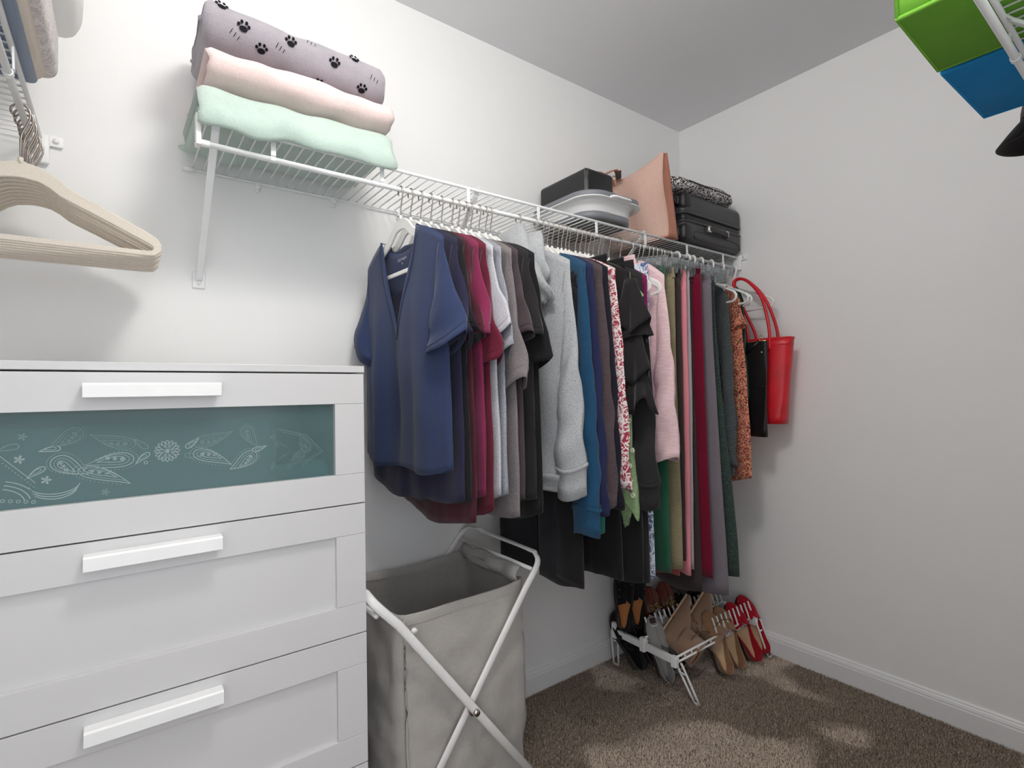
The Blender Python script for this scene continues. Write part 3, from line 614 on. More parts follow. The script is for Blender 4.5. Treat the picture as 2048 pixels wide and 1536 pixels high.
# bandanas folded inside the glass-fronted drawer
M['band'] = cloth('teal_bandana_cotton', (66, 92, 95)); M['bprint'] = plain('pale_bandana_print', (240, 246, 246), .9, spec=.1); M['bprint2'] = plain('faint_bandana_print', (150, 172, 172), .9, spec=.1)
YB = YD+.0165
def stroke(p, w, closed=False):
    P = [Vector((x, 0, z)) for x, z in p]; n = len(P); a, b = [], []
    for i in range(n):
        q = P[(i+1) % n if closed else min(i+1, n-1)]-P[(i-1) % n if closed else max(i-1, 0)]
        nrm = Vector((-q.z, 0, q.x)); nrm.normalize() if nrm.length else None
        a.append(P[i]+nrm*w*.62); b.append(P[i]-nrm*w/2)
    v = a+b; f = [(i, i+1, n+i+1, n+i) for i in range(n-1)]
    if closed: f.append((n-1, 0, n, 2*n-1))
    return v, f
def drop_pts(cx, cz, L_, w, ang, curl=.5, n=40):
    out = []
    for i in range(n):
        t_ = 2*pi*i/n; r = (1-math.cos(t_))/2          # 0 at tail, 1 at round end
        x = -L_*.5+L_*r; y = w*math.sin(t_)*math.sin(t_/2)**1.3
        y += curl*w*(1-r)**2*1.6
        out.append((cx+x*math.cos(ang)-y*math.sin(ang), cz+x*math.sin(ang)+y*math.cos(ang)))
    return out
def ring_pts(cx, cz, r, n=10): return [(cx+r*math.cos(2*pi*i/n), cz+r*math.sin(2*pi*i/n)) for i in range(n)]
def petals(bb, cx, cz, r0, r1, n, w):
    for i in range(n):
        a_ = 2*pi*i/n; bb.add(stroke(drop_pts(cx+(r0+r1)/2*math.cos(a_), cz+(r0+r1)/2*math.sin(a_), r1-r0, (r1-r0)*.2, a_, 0, 14), w, True))
def dots(bb, pts, r=.0008):
    for x, z in pts:
        v = [(x+r*math.cos(pi*i/3), 0, z+r*math.sin(pi*i/3)) for i in range(6)]; bb.add((v, [tuple(range(5, -1, -1))]))
def paisley(bb, cx, cz, L_, w, ang, curl=.5):
    bb.add(stroke(drop_pts(cx, cz, L_, w, ang, curl), .0011, True)); bb.add(stroke(drop_pts(cx, cz, L_*.82, w*.72, ang, curl), .0006, True)); bb.add(stroke(drop_pts(cx+.05*L_*math.cos(ang), cz+.05*L_*math.sin(ang), L_*.55, w*.4, ang, curl), .0009, True))
    dots(bb, [p for i, p in enumerate(drop_pts(cx, cz, L_*1.18, w*1.32, ang, curl, 44)) if 6 < i < 38], .0007)
    for k_ in range(3):
        q = L_*(.26-.14*k_); x, z = cx+q*math.cos(ang), cz+q*math.sin(ang); petals(bb, x, z, .0006, .0032, 5, .0007)
def bandana(label, x0, x1, z0, z1, y, draw):
    R = thing('bandana', label, 'bandana', (0, 0, 0), group='bandanas in the glass drawer')
    n = 30; rr = []
    for k_ in range(8):
        t_ = k_/7; rr.append([(x0+(x1-x0)*i/n, y+.002+.0006*math.sin(i*.9)+(.012*t_*t_ if t_ > .6 else 0), z0+(z1-z0)*t_+.002*math.sin(i*.5)) for i in range(n+1)])
    obj('cloth', loft(rr, False), 'band', R, solid=.002)
    for nm, mt, fn in draw:
        bb = B(); fn(bb); o = obj(nm, bb, mt, R, smooth=False); o.location = (0, y, 0)
def d_main(bb):
    petals(bb, .066, 1.053, .004, .019, 16, .0012); petals(bb, .066, 1.053, .003, .012, 12, .0009); dots(bb, [(.066, 1.053)], .0032)
    paisley(bb, -.074, 1.034, .050, .019, 2.15, -.6); paisley(bb, -.018, 1.047, .070, .017, -.15, -.7); paisley(bb, -.022, 1.023, .075, .014, 2.95, .7)
    paisley(bb, .195, 1.020, .05, .018, .95, .6); paisley(bb, .139, 1.040, .066, .015, 3.0, .7)
    for x, z, a_ in ((.028, 1.045, .5), (.106, 1.063, 3.6), (-.094, 1.070, -.1), (-.112, 1.034, .4), (.219, 1.044, 3.2)): bb.add(stroke(drop_pts(x, z, .026, .0058, a_, -.6), .0012, True)); bb.add(stroke(drop_pts(x, z, .015, .003, a_, -.5), .0007, True))
    for x, z in ((-.131, 1.055), (-.099, 1.019)): petals(bb, x, z, .001, .0062, 5, .0014)
    bb.add(stroke([(-.153+.0041*i, 1.062-.0046*i) for i in range(11)], .0008)); dots(bb, [(-.157+.0036*i, 1.059-.0041*i) for i in range(13)])
    for k_ in range(3): bb.add(stroke([(-.088+(.032-.002*k_)*math.cos(a_), 1.012-.004*k_+(.017)*math.sin(a_)) for a_ in np.linspace(pi*1.05, pi*1.95, 16)], .0012))
    bb.add(stroke(ring_pts(.034, 1.035, .0026), .001, True))
    for i in range(5): bb.add(stroke(ring_pts(-.15+.009*i, .992-.0016*i, .0024), .0008, True))
    for k_ in range(3): bb.add(stroke([(-.16+(.05-.007*k_)*math.cos(a_), .985+(.038-.006*k_)*math.sin(a_)) for a_ in np.linspace(.2, 1.3, 14)], .0012))
def d_faint(bb):
    paisley(bb, -.013, 1.072, .064, .015, -.1, .6); paisley(bb, -.070, 1.082, .045, .016, .9, .5); paisley(bb, .139, 1.066, .066, .015, 3.2, -.6); paisley(bb, .199, 1.069, .045, .015, 1.8, -.5)
    for x, z in ((-.127, 1.091), (-.023, .990)): petals(bb, x, z, .001, .0055, 5, .0013)
    bb.add(stroke(drop_pts(.026, 1.067, .026, .0058, -.5, .6), .0011, True)); bb.add(stroke(drop_pts(.106, 1.043, .026, .0058, 3.2, .6), .0011, True)); bb.add(stroke(drop_pts(-.144, 1.076, .026, .006, 0, -.6), .0012, True))
    paisley(bb, .30, 1.047, .038, .013, -.6, .8); paisley(bb, .285, 1.022, .040, .012, .35, -.8)
    bb.add(stroke([(.25, 1.058), (.268, 1.046), (.278, 1.036), (.262, 1.026), (.252, 1.017)], .001)); bb.add(stroke([(.255, 1.082), (.31, 1.066), (.342, 1.030), (.30, 1.005)], .0012)); bb.add(stroke([(.258, 1.077), (.307, 1.062), (.336, 1.030), (.298, 1.010)], .0008))
    for x, z, a_ in ((.245, 1.068, .4), (.252, 1.05, 2.), (.243, 1.008, 1.2)): bb.add(stroke(drop_pts(x, z, .013, .003, a_, 0), .001, True))
def d_low(bb):
    for k_ in range(4): paisley(bb, .06+.034*k_, .998+.003*k_, .045, .010, 1.2-.25*k_, .5)
    for k_ in range(3): bb.add(stroke([(.20+.012*k_, .995), (.206+.012*k_, 1.003)], .001))
bandana('teal bandana with pale paisley and daisy print behind the drawer glass', DX0+.07, .25, .968, 1.104, YB, (('paisley_print', 'bprint', d_main), ('faded_print', 'bprint2', d_faint)))
bandana('teal bandana with faint paisleys folded under the daisy bandana', .02, DX1-.07, .968, 1.01, YB+.008, (('paisley_print', 'bprint2', d_low),))

# ------------------------------------------------------------------ laundry hamper
M['linen'] = cloth('grey_linen', (170, 166, 162), 'linen'); M['frame'] = plain('white_steel_tube', (232, 231, 230), .35, var=.02)
HM = thing('laundry_hamper', 'grey linen laundry hamper on a white folding X frame', 'hamper', (0, 0, 0))
hx0, hx1, hy0, hy1, hz = .530, .915, 1.172, 1.532, .617
def bag_ring(z, inset=0):
    t_ = z/hz; pts = []; nn = 16
    cs = [(hx0, hy0), (hx1, hy0+.02), (hx1+.01, hy1), (hx0, hy1)]
    for i in range(4):
        a, b = Vector((*cs[i], 0)), Vector((*cs[(i+1) % 4], 0)); tt = (b-a).normalized(); nr = Vector((tt.y, -tt.x, 0))
        for j in range(nn):
            s = .035+.93*j/(nn-1); p = a.lerp(b, s)
            bulge = .016*math.sin(pi*s)*math.sin(pi*min(1, t_*1.05))
            w = .016*abs(nz((p.x+z*.3, p.y, z), 8, i))+.016*nz((p.x+z*.4, p.y, z*.5), 4.5, i+5)*(1-.2*t_)+.007*nz((p.x-z*.7, p.y, z), 19, i)
            w *= 1-.75*sm((t_-.84)/.16)
            if i == 0: w -= .018*math.exp(-((s-.45)/.25)**2)*t_**3+.010*math.exp(-((s*1.0-(t_*.8))/.09)**2)*t_*(1-t_)*2
            sag = -.014*math.sin(pi*s) if t_ > .97 else -.014*math.sin(pi*s)*max(0, (t_-.6)/.4)
            p = p+nr*(bulge+w-inset)+Vector((0, 0, z+sag)); pts.append(p)
    return pts
zs = [.03]+list(np.linspace(.05, hz, 30))
obj('linen_bag', loft([bag_ring(z) for z in zs], True, True), 'linen', HM, solid=.002)
obj('rim_hem', loft([bag_ring(hz-.0225, -.0026), bag_ring(hz-.012, -.0032), bag_ring(hz-.001, -.0028), [p+Vector((0, 0, .003)) for p in bag_ring(hz, 0)], [p+Vector((0, 0, .001)) for p in bag_ring(hz, .0028)], bag_ring(hz-.0225, .003)], True), 'linen', HM)
obj('corner_seam', tube([bag_ring(z)[0]+Vector((-.006, -.004, 0)) for z in np.linspace(.05, hz-.005, 24)], .0028, 6), 'linen', HM)
fl = []   # cuff folded over the rod on the side away from the dresser
for i in range(9):
    t_ = i/8; fl.append([(hx1-.004-.018*math.sin(pi*t_)*.9-.006*math.sin(j*1.3), hy0+.025+(hy1-hy0-.05)*j/14, hz+.034-.052*t_+.004*math.sin(j*.9+t_*3)) for j in range(15)])
cf = obj('folded_cuff', loft(fl, False), 'linen', HM, solid=.003)
obj('cuff_tag', box(hx1-.026, hx1-.023, hy0+.16, hy0+.25, hz-.005, hz+.015), 'linen', cf, smooth=False, bevel=.002)
obj('cuff_rod', tube([(hx1+.008, hy0-.012, hz+.034), (hx1+.012, hy1+.012, hz+.034)], .0055, 10), 'frame', HM)
obj('cuff_rod', tube([(hx0-.07, hy0-.03, hz+.03), (hx0-.07, hy1+.03, hz+.03)], .0055, 10), 'frame', HM)
ya, yb = 1.150, 1.571
def uframe(xf, xt, zt, oy):
    def leg(y): return [Vector((xf, y, .006)), Vector((xf+(xt-xf)*.5, y, .006+(zt-.006)*.5)), Vector((xf+(xt-xf)*.88, y, .006+(zt-.006)*.88))]
    e = (xt-xf)/abs(xt-xf)
    a = leg(ya+oy)
    top = bez([a[-1], Vector((xt-e*.012, ya+oy+.006, zt-.028)), Vector((xt+e*.002, ya+oy+.03, zt-.006)), Vector((xt+e*.004, ya+oy+.075, zt)), Vector((xt+e*.004, yb-.07, zt+.003)), Vector((xt+e*.002, yb-.025, zt-.006)), Vector((xt-e*.012, yb-.004, zt-.028)), Vector((xf+(xt-xf)*.88, yb-.002, .006+(zt-.006)*.88))], 6)
    b = leg(yb-.002)
    return a[:-1]+top+[b[1], b[0]]
p2 = uframe(.452, .952, .688, 0); obj('frame_tube', tube(p2, .0108, 10, ry=.0045, upv=(0, 1, 0)), 'frame', HM)
p1 = uframe(.972, .446, .700, -.016); obj('frame_tube', tube(p1, .0108, 10, ry=.0045, upv=(0, 1, 0)), 'frame', HM)
obj('pivot_bolt', B().add(disc((.7115, 1.124, .346), .0085, 'y', 16, .006)).add(disc((.7115, 1.142, .346), .014, 'y', 16, .008)), 'chrome', HM)
obj('button', disc((.555, 1.150, .585), .008, 'y', 14, .006), 'plas', HM)

# ------------------------------------------------------------------ shoe rack (white plastic, slanted pins)
SR = thing('shoe_rack', 'low white plastic shoe rack with upright pins in the corner', 'rack', (0, 0, 0))
def rail2(nm, a, b, gap=.022, rungs=0, r=.0042):
    a, b = Vector(a), Vector(b); c = B(); d = Vector((0, 0, -gap)); c.add(tube([a, b], r, 8)).add(tube([a+d, b+d], r, 8))
    for i in range(rungs):
        p = a.lerp(b, (i+.5)/rungs); c.add(tube([p, p+d], r*.8, 6, upv=(1, 0, 0)))
    return obj(nm, c, 'plas', SR)
rx0, rx1, ry0, ry1, rz0 = 1.628, 2.186, 1.210, 1.500, .160
rail2('front_rail', (rx0, ry0, rz0), (rx1, ry0+.006, rz0), .02, 13)
rail2('middle_rail', (rx0, (ry0+ry1)/2, rz0+.02), (rx1, (ry0+ry1)/2, rz0+.02), .02, 13)
rail2('back_rail', (rx0, ry1, rz0+.03), (rx1, ry1, rz0+.03), .02, 13)
for x in (rx0, rx1):
    c = B().add(flatbar([(x, ry0-.008, rz0-.008), (x, ry1+.008, rz0-.004)], 0.026, .014, (0, 0, 1))).add(rbox(x-.010, x+.010, (ry0+ry1)/2-.012, (ry0+ry1)/2+.012, rz0-.03, rz0+.024, .003, 2)).add(rbox(x-.010, x+.010, ry0-.012, ry0+.012, rz0-.032, rz0+.008, .003, 2)).add(rbox(x-.010, x+.010, ry1-.012, ry1+.012, rz0-.03, rz0+.034, .003, 2))
    obj('side_bar', c, 'plas', SR, bevel=.001, smooth=False)
def rleg(p, q, sx, ax=0):
    p, q = Vector(p), Vector(q); s = Vector((sx, 0, 0)) if ax else Vector((0, sx, 0)); c = B()
    a = bez([p-s, p-s*1.2+(q-p)*.12, q-s*.8], 4); b = bez([p+s*.4, p+s*.9+(q-p)*.12, q+s*.8], 4)
    c.add(tube(a, .0042, 8, upv=(1, 0, 0))).add(tube(b, .0042, 8, upv=(1, 0, 0))).add(tube([q-s*.8, q+s*.8], .0042, 8)).add(tube([a[5], b[5]], .0036, 8))
    obj('leg', c, 'plas', SR)
rleg((rx0+.004, ry0-.01, rz0-.01), (1.672, 1.15, .004), .013); rleg((rx1+.012, ry0-.012, rz0-.008), (2.212, 1.157, .004), .018, 1)
rleg((rx0+.004, ry1+.01, rz0-.006), (1.655, 1.522, .004), .016); rleg((rx1+.012, ry1+.01, rz0-.006), (2.205, 1.535, .004), .016, 1)
pins = B()
pin_me = obj('pin', tube([(0, 0, -.012), (0, .012, .024), (0, .025, .058), (0, .028, .061)], .0038, 8, upv=(1, 0, 0)), 'plas', SR); pin_me.location = (rx0+.285, ry0, rz0)
for yy, zz, sel in ((ry0, rz0, range(9, 18)), ((ry0+ry1)/2, rz0+.02, range(18)), (ry1, rz0+.03, range(18))):
    for i in sel:
        c = pin_me.copy(); COL.objects.link(c); c.location = (rx0+.045+i*.030, yy, zz)

# ------------------------------------------------------------------ shoes  (local: s along heel->toe = +y, x across, z out of the sole)
def shoe_shell(L_=.24, w=.038, toe='point', hh=.052, th=.042, throat=.60, n=26, m_=30):
    rings = []
    for i in range(m_+1):
        s = i/m_
        ww = w*(.62*math.sqrt(max(0, 1-(1-s/.16)**2)) if s < .16 else .62+.38*sm((s-.16)/.5))
        if s > .70: ww = w*max(.0, 1-((s-.70)/.305)**(2.2 if toe == 'point' else 3.2))**(.62 if toe == 'point' else .5)
        ww = max(ww, .004)
        if s < throat: ht = hh+(th*.62-hh)*sm(s/throat)
        else: ht = th*max(.12, 1-((s-throat)/(1.02-throat))**2.2)
        cl = sm((s-throat+.06)/.10)            # 0 open .. 1 closed over the foot
        fm = math.radians(84)+math.radians(96)*cl
        ring = []
        for j in range(n+1):
            a_ = -fm+2*fm*j/n
            x = ww*math.sin(a_) if abs(a_) < pi/2 else ww*math.sin(a_)
            z = (ht*.5*(1-math.cos(a_))) if cl > .02 else (ht*(1-math.cos(a_))/(1-math.cos(fm)) if abs(a_) > .9 else ht*.28*(1-math.cos(a_)))
            zz_open = ht*((1-math.cos(a_))/(1-math.cos(math.radians(84))))**1.5; zz_cl = ht*.5*(1-math.cos(a_))
            z = zz_open*(1-cl)+zz_cl*cl
            if abs(a_) < .7: z *= .35
            ring.append((x, L_*s, z))
        rings.append(ring)
    return loft(rings, False)
def insole(L_, w, throat):
    rings = []
    for i in range(25):
        s = .02+.9*i/24
        ww = w*(.62*math.sqrt(max(0, 1-(1-s/.16)**2)) if s < .16 else .62+.38*sm((s-.16)/.5))
        if s > .7: ww = w*max(.02, 1-((s-.7)/.305)**2.4)**.6
        rings.append([(ww*.9*k_, L_*s, .004+.012*k_*k_) for k_ in np.linspace(-1, 1, 9)])
    return loft(rings, False)
def outsole(L_, w, toe='point', t_=.005):
    a, b = [], []
    for i in range(31):
        s = i/30; ww = w*(.62*math.sqrt(max(0, 1-(1-s/.16)**2)) if s < .16 else .62+.38*sm((s-.16)/.5))
        if s > .7: ww = w*max(.0, 1-((s-.7)/.3)**2.4)**.6
        a.append((ww+.0012, L_*s)); b.append((-ww-.0012, L_*s))
    p = a+b[::-1]; n = len(p); v = [(x, y, -t_) for x, y in p]+[(x, y, .002) for x, y in p]
    return v, [tuple(range(n-1, -1, -1)), tuple(range(n, 2*n))]+[(j, (j+1) % n, n+(j+1) % n, n+j) for j in range(n)]
M['tan_in'] = plain('tan_insole', (196, 166, 132), .7, var=.12, nsc=25); M['redsu'] = cloth('red_suede', (164, 14, 36)); M['camel'] = cloth('camel_suede', (150, 114, 86)); M['boot'] = cloth('taupe_suede', (146, 118, 98), sheen=.4)
M['greysu'] = cloth('grey_suede', (146, 144, 142)); M['bsu'] = cloth('black_suede', (26, 25, 27)); M['brl'] = cloth('brown_leather', (104, 46, 34), 'leather'); M['solem'] = plain('dark_sole', (52, 40, 34), .7); M['gold'] = plain('gold_bead', (196, 174, 128), .3, .8); M['lace'] = plain('brown_lace', (110, 84, 66), .9); M['orange_in'] = plain('orange_insole', (190, 122, 66), .7)
def place(o, heel, toe, roll=0):
    """put heel at `heel`, point the shoe's +y to `toe`, sole turned away from the opening"""
    h, t_ = Vector(heel), Vector(toe); y = (t_-h).normalized()
    z = Vector((-.6, -1, .5)); z = (z-y*z.dot(y)).normalized(); x = y.cross(z)
    mt = Matrix((x, y, z)).transposed() @ Matrix.Rotation(roll, 3, 'Y'); m4 = mt.to_4x4(); m4.translation = h; o.matrix_world = m4
def place2(o, org, yd, zd):
    y = Vector(yd).normalized(); z = Vector(zd); z = (z-y*z.dot(y)).normalized(); x = y.cross(z)
    m4 = Matrix((x, y, z)).transposed().to_4x4(); m4.translation = Vector(org); o.matrix_world = m4
def flat_shoe(name, label, mat, heel, toe, group, w=.039, hh=.058, inn='tan_in', throat=.58, roll=.08, L_=.235, toe_t='point'):
    R = thing(name, label, 'shoe', group=group)
    obj('upper', shoe_shell(L_, w, toe_t, hh, .044, throat), mat, R, solid=.0022)
    obj('insole', insole(L_, w, throat), inn, R, solid=.001); obj('outsole', outsole(L_, w), 'solem', R, smooth=False)
    place(R, heel, toe, roll); return R
flat_shoe('flat_shoe', 'red suede flat shoe nearest the side wall', 'redsu', (2.186, 1.189, .016), (2.198, 1.288, .245), 'pair of red flats')
flat_shoe('flat_shoe', 'red suede flat shoe beside the camel pair', 'redsu', (2.097, 1.172, .016), (2.106, 1.290, .234), 'pair of red flats')
flat_shoe('flat_shoe', 'camel suede flat shoe beside the red pair', 'camel', (1.990, 1.186, .016), (2.022, 1.292, .245), 'pair of camel flats')
flat_shoe('flat_shoe', 'camel suede flat shoe beside the laced boots', 'camel', (1.913, 1.192, .016), (1.942, 1.290, .24), 'pair of camel flats')
for lab, h_, t_ in (('grey suede peep-toe shoe at the front corner of the rack', (1.700, 1.313, .016), (1.697, 1.380, .255)), ('grey suede peep-toe shoe leaning beside the boots', (1.772, 1.330, .016), (1.785, 1.410, .245))):
    R = flat_shoe('peep_toe_shoe', lab, 'greysu', h_, t_, 'pair of grey peep-toe shoes', inn='greysu', throat=.52, w=.037)
    obj('peep_opening', rbox(-.013, .013, .205, .229, .010, .0225, .006, 3), 'solem', R); obj('toe_trim', tube([(-.014, .205, .0235), (-.006, .201, .0285), (.006, .201, .0285), (.014, .205, .0235)], .0016, 6), 'plas', R)
def boot(label, heel, toe, roll):
    R = thing('ankle_boot', label, 'boot', group='pair of taupe lace-up ankle boots'); L_ = .235; rings = []
    # foot
    for i in range(27):
        s = i/26; ww = .036*(.75*math.sqrt(max(0, 1-(1-s/.12)**2)) if s < .12 else .75+.25*sm((s-.2)/.4))
        if s > .75: ww = .036*max(.05, 1-((s-.75)/.26)**2.6)**.5
        ht = .078-.010*s if s < .45 else .0735*max(.16, 1-.62*sm((s-.42)/.5)-.25*max(0, (s-.9)/.1))
        rings.append([(ww*math.sin(q)*(1 if math.cos(q) > -.2 else 1.05), L_*s, ht*.5*(1-math.cos(q)) if math.cos(q) < .6 else ht*.06) for q in [2*pi*j/24 for j in range(24)]])
    obj('foot', loft(rings, True, True, True), 'boot', R)
    sh_ = []
    for i in range(10):
        t_ = i/9; sh_.append([((.034+.006*t_)*math.cos(q), .062+(.052+.004*t_)*math.sin(q)-.012*t_, .055+.085*t_+.010*t_*math.sin(q+.8)) for q in [2*pi*j/28 for j in range(28)]])
    obj('shaft', loft(sh_, True), 'boot', R, solid=.0035)
    obj('lining', tube([(0, .058, .06), (0, .05, .120)], .030, 20, upv=(1, 0, 0)), 'solem', R)
    obj('sole', outsole(L_, .037, t_=.005), 'tan_in', R, smooth=False)
    lc = B()
    for i in range(4):
        y, z = .118+.014*i, .102-.015*i; s = -1 if i % 2 else 1
        lc.add(tube(bez([(-.020, y, z), (0, y+.006*s, z+.012), (.020, y-.004, z)], 4), .0018, 6))
    lc.add(tube(bez([(.01, .11, .115), (.034, .13, .13), (.05, .10, .12), (.03, .08, .125), (.012, .11, .118)], 5), .0017, 6)).add(tube(bez([(-.01, .11, .115), (-.03, .14, .13), (-.045, .10, .10), (-.05, .05, .09)], 5), .0017, 6)).add(tube(bez([(0, .11, .118), (.02, .06, .14), (.03, .01, .13), (.02, -.03, .10)], 5), .0017, 6))
    obj('lace', lc, 'lace', R)
    R.scale = (1, 1, 1); place2(R, heel, toe, roll); R.scale = (1.05, 1.06, 1.08); return R
boot('taupe suede lace-up ankle boot leaning at the front of the rack', (1.700, 1.337, .169), (.90, .10, .42), (.20, -.80, -.58))
boot('taupe suede lace-up ankle boot leaning beside the camel flats', (1.842, 1.325, .180), (.90, .12, .42), (.20, -.80, -.58))
for lab, h_, t_, mt, inn, grp in (('black studded shoe standing tall at the rack end by the back wall', (1.640, 1.475, .17), (1.675, 1.49, .39), 'bsu', 'orange_in', 'pair of black studded shoes'), ('black studded shoe with orange lining next to its pair', (1.722, 1.475, .16), (1.758, 1.50, .37), 'bsu', 'orange_in', 'pair of black studded shoes')):
    R = flat_shoe('studded_shoe', lab, mt, h_, t_, grp, inn=inn, throat=.45, L_=.245)
    st = B()
    for i in range(14):
        s = .55+.028*i; a_ = -.9+.55*(i % 4); st.add(sph, Matrix.Translation((.034*math.sin(a_)*(1.15-.4*(s-.5)), .245*min(s, .93), .040-.026*max(0, s-.6)/.4)) @ Matrix.Scale(.55, 4))
    obj('studs', st, 'gold', R)['kind'] = 'stuff'
for lab, h_, t_ in (('brown loafer with a gold beaded tassel next to the black studded pair', (1.800, 1.445, .07), (1.845, 1.500, .272)), ('brown loafer with a gold beaded tassel by the back rail', (1.900, 1.445, .07), (1.948, 1.50, .270))):
    R = flat_shoe('tassel_loafer', lab, 'brl', h_, t_, 'pair of tasselled loafers', inn='solem', throat=.5, L_=.23, toe_t='round')
    tb = B()
    for i in range(26):
        a_ = i*2.4; r_ = .012+.020*random.random(); p = Vector((.004*math.cos(a_), .150, .044)); q = p+Vector((r_*math.cos(a_), r_*math.sin(a_)*.9-.006, .004+.014*random.random())); tb.add(tube([p, q], .0017, 5))
    obj('tassel', tb, 'gold', R)
for i, (lab, h_, t_) in enumerate((('black leather flat shoe standing behind the taupe boots', (1.985, 1.44, .09), (2.010, 1.49, .29)), ('black leather flat shoe behind the camel flats', (2.050, 1.44, .09), (2.07, 1.49, .29)), ('black leather flat shoe behind the red flats', (2.115, 1.44, .09), (2.13, 1.49, .29)), ('dark brown flat shoe at the back end of the rack', (2.165, 1.44, .08), (2.19, 1.49, .28)))):
    flat_shoe('flat_shoe', lab, 'bleather' if i < 3 else 'brl', h_, t_, 'dark flats on the back pins', inn='solem')
for lab, h_, t_ in (('black lace-trimmed slipper low on the rack behind the grey shoes', (1.672, 1.41, .02), (1.665, 1.50, .16)), ('black lace-trimmed slipper beside its pair under the pins', (1.752, 1.40, .02), (1.757, 1.50, .16))):
    R = flat_shoe('slipper', lab, 'bsu', h_, t_, 'pair of black slippers', inn='bsu', w=.042)
    obj('bow', B().add(tube(bez([(0, .10, .05), (.02, .11, .06), (.03, .09, .05), (0, .10, .05), (-.02, .08, .06), (-.03, .11, .05), (0, .10, .05)], 4), .003, 6)), 'bsu', R)
flat_shoe('flat_shoe', 'black flat shoe lying under the taupe boots', 'bleather', (1.78, 1.30, .02), (1.85, 1.44, .12), 'dark flats under the boots', inn='solem')

# ------------------------------------------------------------------ folded fleece blankets
ZD = ZS+.0065            # top of the deck wires
M['fgreen'] = cloth('mint_fleece', (190, 210, 200), 'fleece'); M['fpink'] = cloth('blush_fleece', (243, 216, 213), 'fleece'); M['fgrey'] = cloth('grey_fleece', (164, 158, 166), 'fleece'); M['ink'] = plain('black_print', (32, 30, 34), .95, spec=.05); M['wht'] = plain('white_print', (236, 234, 234), .95, spec=.05)
def rrect(w, h, r, n=8):
    """closed rounded rectangle centred on 0, as (a,b) list"""
    out = []
    for cx, cy, a0 in ((w-r, h-r, 0), (-(w-r), h-r, pi/2), (-(w-r), -(h-r), pi), (w-r, -(h-r), 1.5*pi)):
        for i in range(n): a_ = a0+pi/2*i/(n-1); out.append((cx+r*math.cos(a_), cy+r*math.sin(a_)))
    return out
def spiral(w, h, t_, turns):
    """flat-folded spiral path in (y,z); outermost first"""
    path = []
    for k_ in range(turns):
        ww, hh = w-t_*k_, h-t_*k_
        if hh < t_*.55: break
        rr = rrect(ww, hh, min(hh*.98, ww*.5), 10)
        for i, p in enumerate(rr):
            s = i/len(rr); f = t_*s*.9
            path.append((p[0]*(1-f/ww), p[1]*(1-f/hh)))
    return path
def blanket(name, label, mat, x0, x1, yc, wy, zb, h, tilt, seed, t_=.021, flare=0, slack=.0028, rz=0, droop=0):
    R = thing(name, label, 'blanket', ((x0+x1)/2, yc, zb), rz, 'folded fleece blankets'); hx = (x1-x0)/2
    path = spiral(wy/2-t_/2, h/2-t_/2, t_, 3); n = len(path); nx = 40; rings = []
    th = t_*.42
    for i in range(nx+1):
        s = -1+2*i/nx; edge = 1-abs(s)**14*.0
        tp = math.sqrt(max(0.02, 1-max(0, (abs(s)-.93)/.07)**2))
        oc, ic_ = [], []
        for j, (a_, b_) in enumerate(path):
            q0, q1 = path[max(0, j-1)], path[min(n-1, j+1)]; d = Vector((q1[0]-q0[0], q1[1]-q0[1])); d.normalize(); nr = Vector((d.y, -d.x))
            sxx = s*hx*(1+.035*(j/n)-.03*abs(math.sin(j*.11+seed))+.05*nz((j*.07, s, 0), 2, seed)*abs(s))-flare*max(0, -s)*(.5+.5*a_/(wy/2))
            y = a_; z = b_+h/2+tilt*(-s)*h*.5+slack*nz((s*2.2, y*9, b_*14), 1.5, seed)*3
            y += .006*nz((s*2, z*10, 0), 1.6, seed+3)
            dr = -droop*sm((-(yc-1.2772)+.004-y)/.03)*(1-.6*max(0, min(1, z/h))) if droop else 0
            oc.append((sxx, y+nr.x*th*tp, max(.0005, z+nr.y*th*tp)+dr)); ic_.append((sxx, y-nr.x*th*tp, max(.0005, z-nr.y*th*tp)+dr))
        rings.append(oc+ic_[::-1])
    obj('fleece', loft(rings, True, True, True), mat, R)
    return R, rings, path
GB, _, _ = blanket('fleece_blanket', 'mint green fleece blanket at the bottom of the pile on the wire shelf', 'fgreen', .130, .568, 1.402, .345, ZD, .083, -.05, 1, flare=.006, droop=.062)
PB2, _, _ = blanket('fleece_blanket', 'blush pink fleece blanket in the middle of the pile', 'fpink', .150, .572, 1.405, .33, ZD+.080, .086, .02, 2, flare=.004)
KB, kr, kp = blanket('fleece_blanket', 'grey fleece blanket with black paw prints on top of the pile', 'fgrey', .145, .562, 1.415, .295, ZD+.163, .128, .13, 3, t_=.026)
def on_k(s, q):     # point on the outer front of the grey blanket: s 0..1 along x, q 0..1 from top to bottom of the front
    r = kr[int(s*40)]; front = [p for p in r[:40] if p[1] < -.02]; front.sort(key=lambda p: -p[2]); return Vector(front[min(len(front)-1, int(q*(len(front)-1)))])
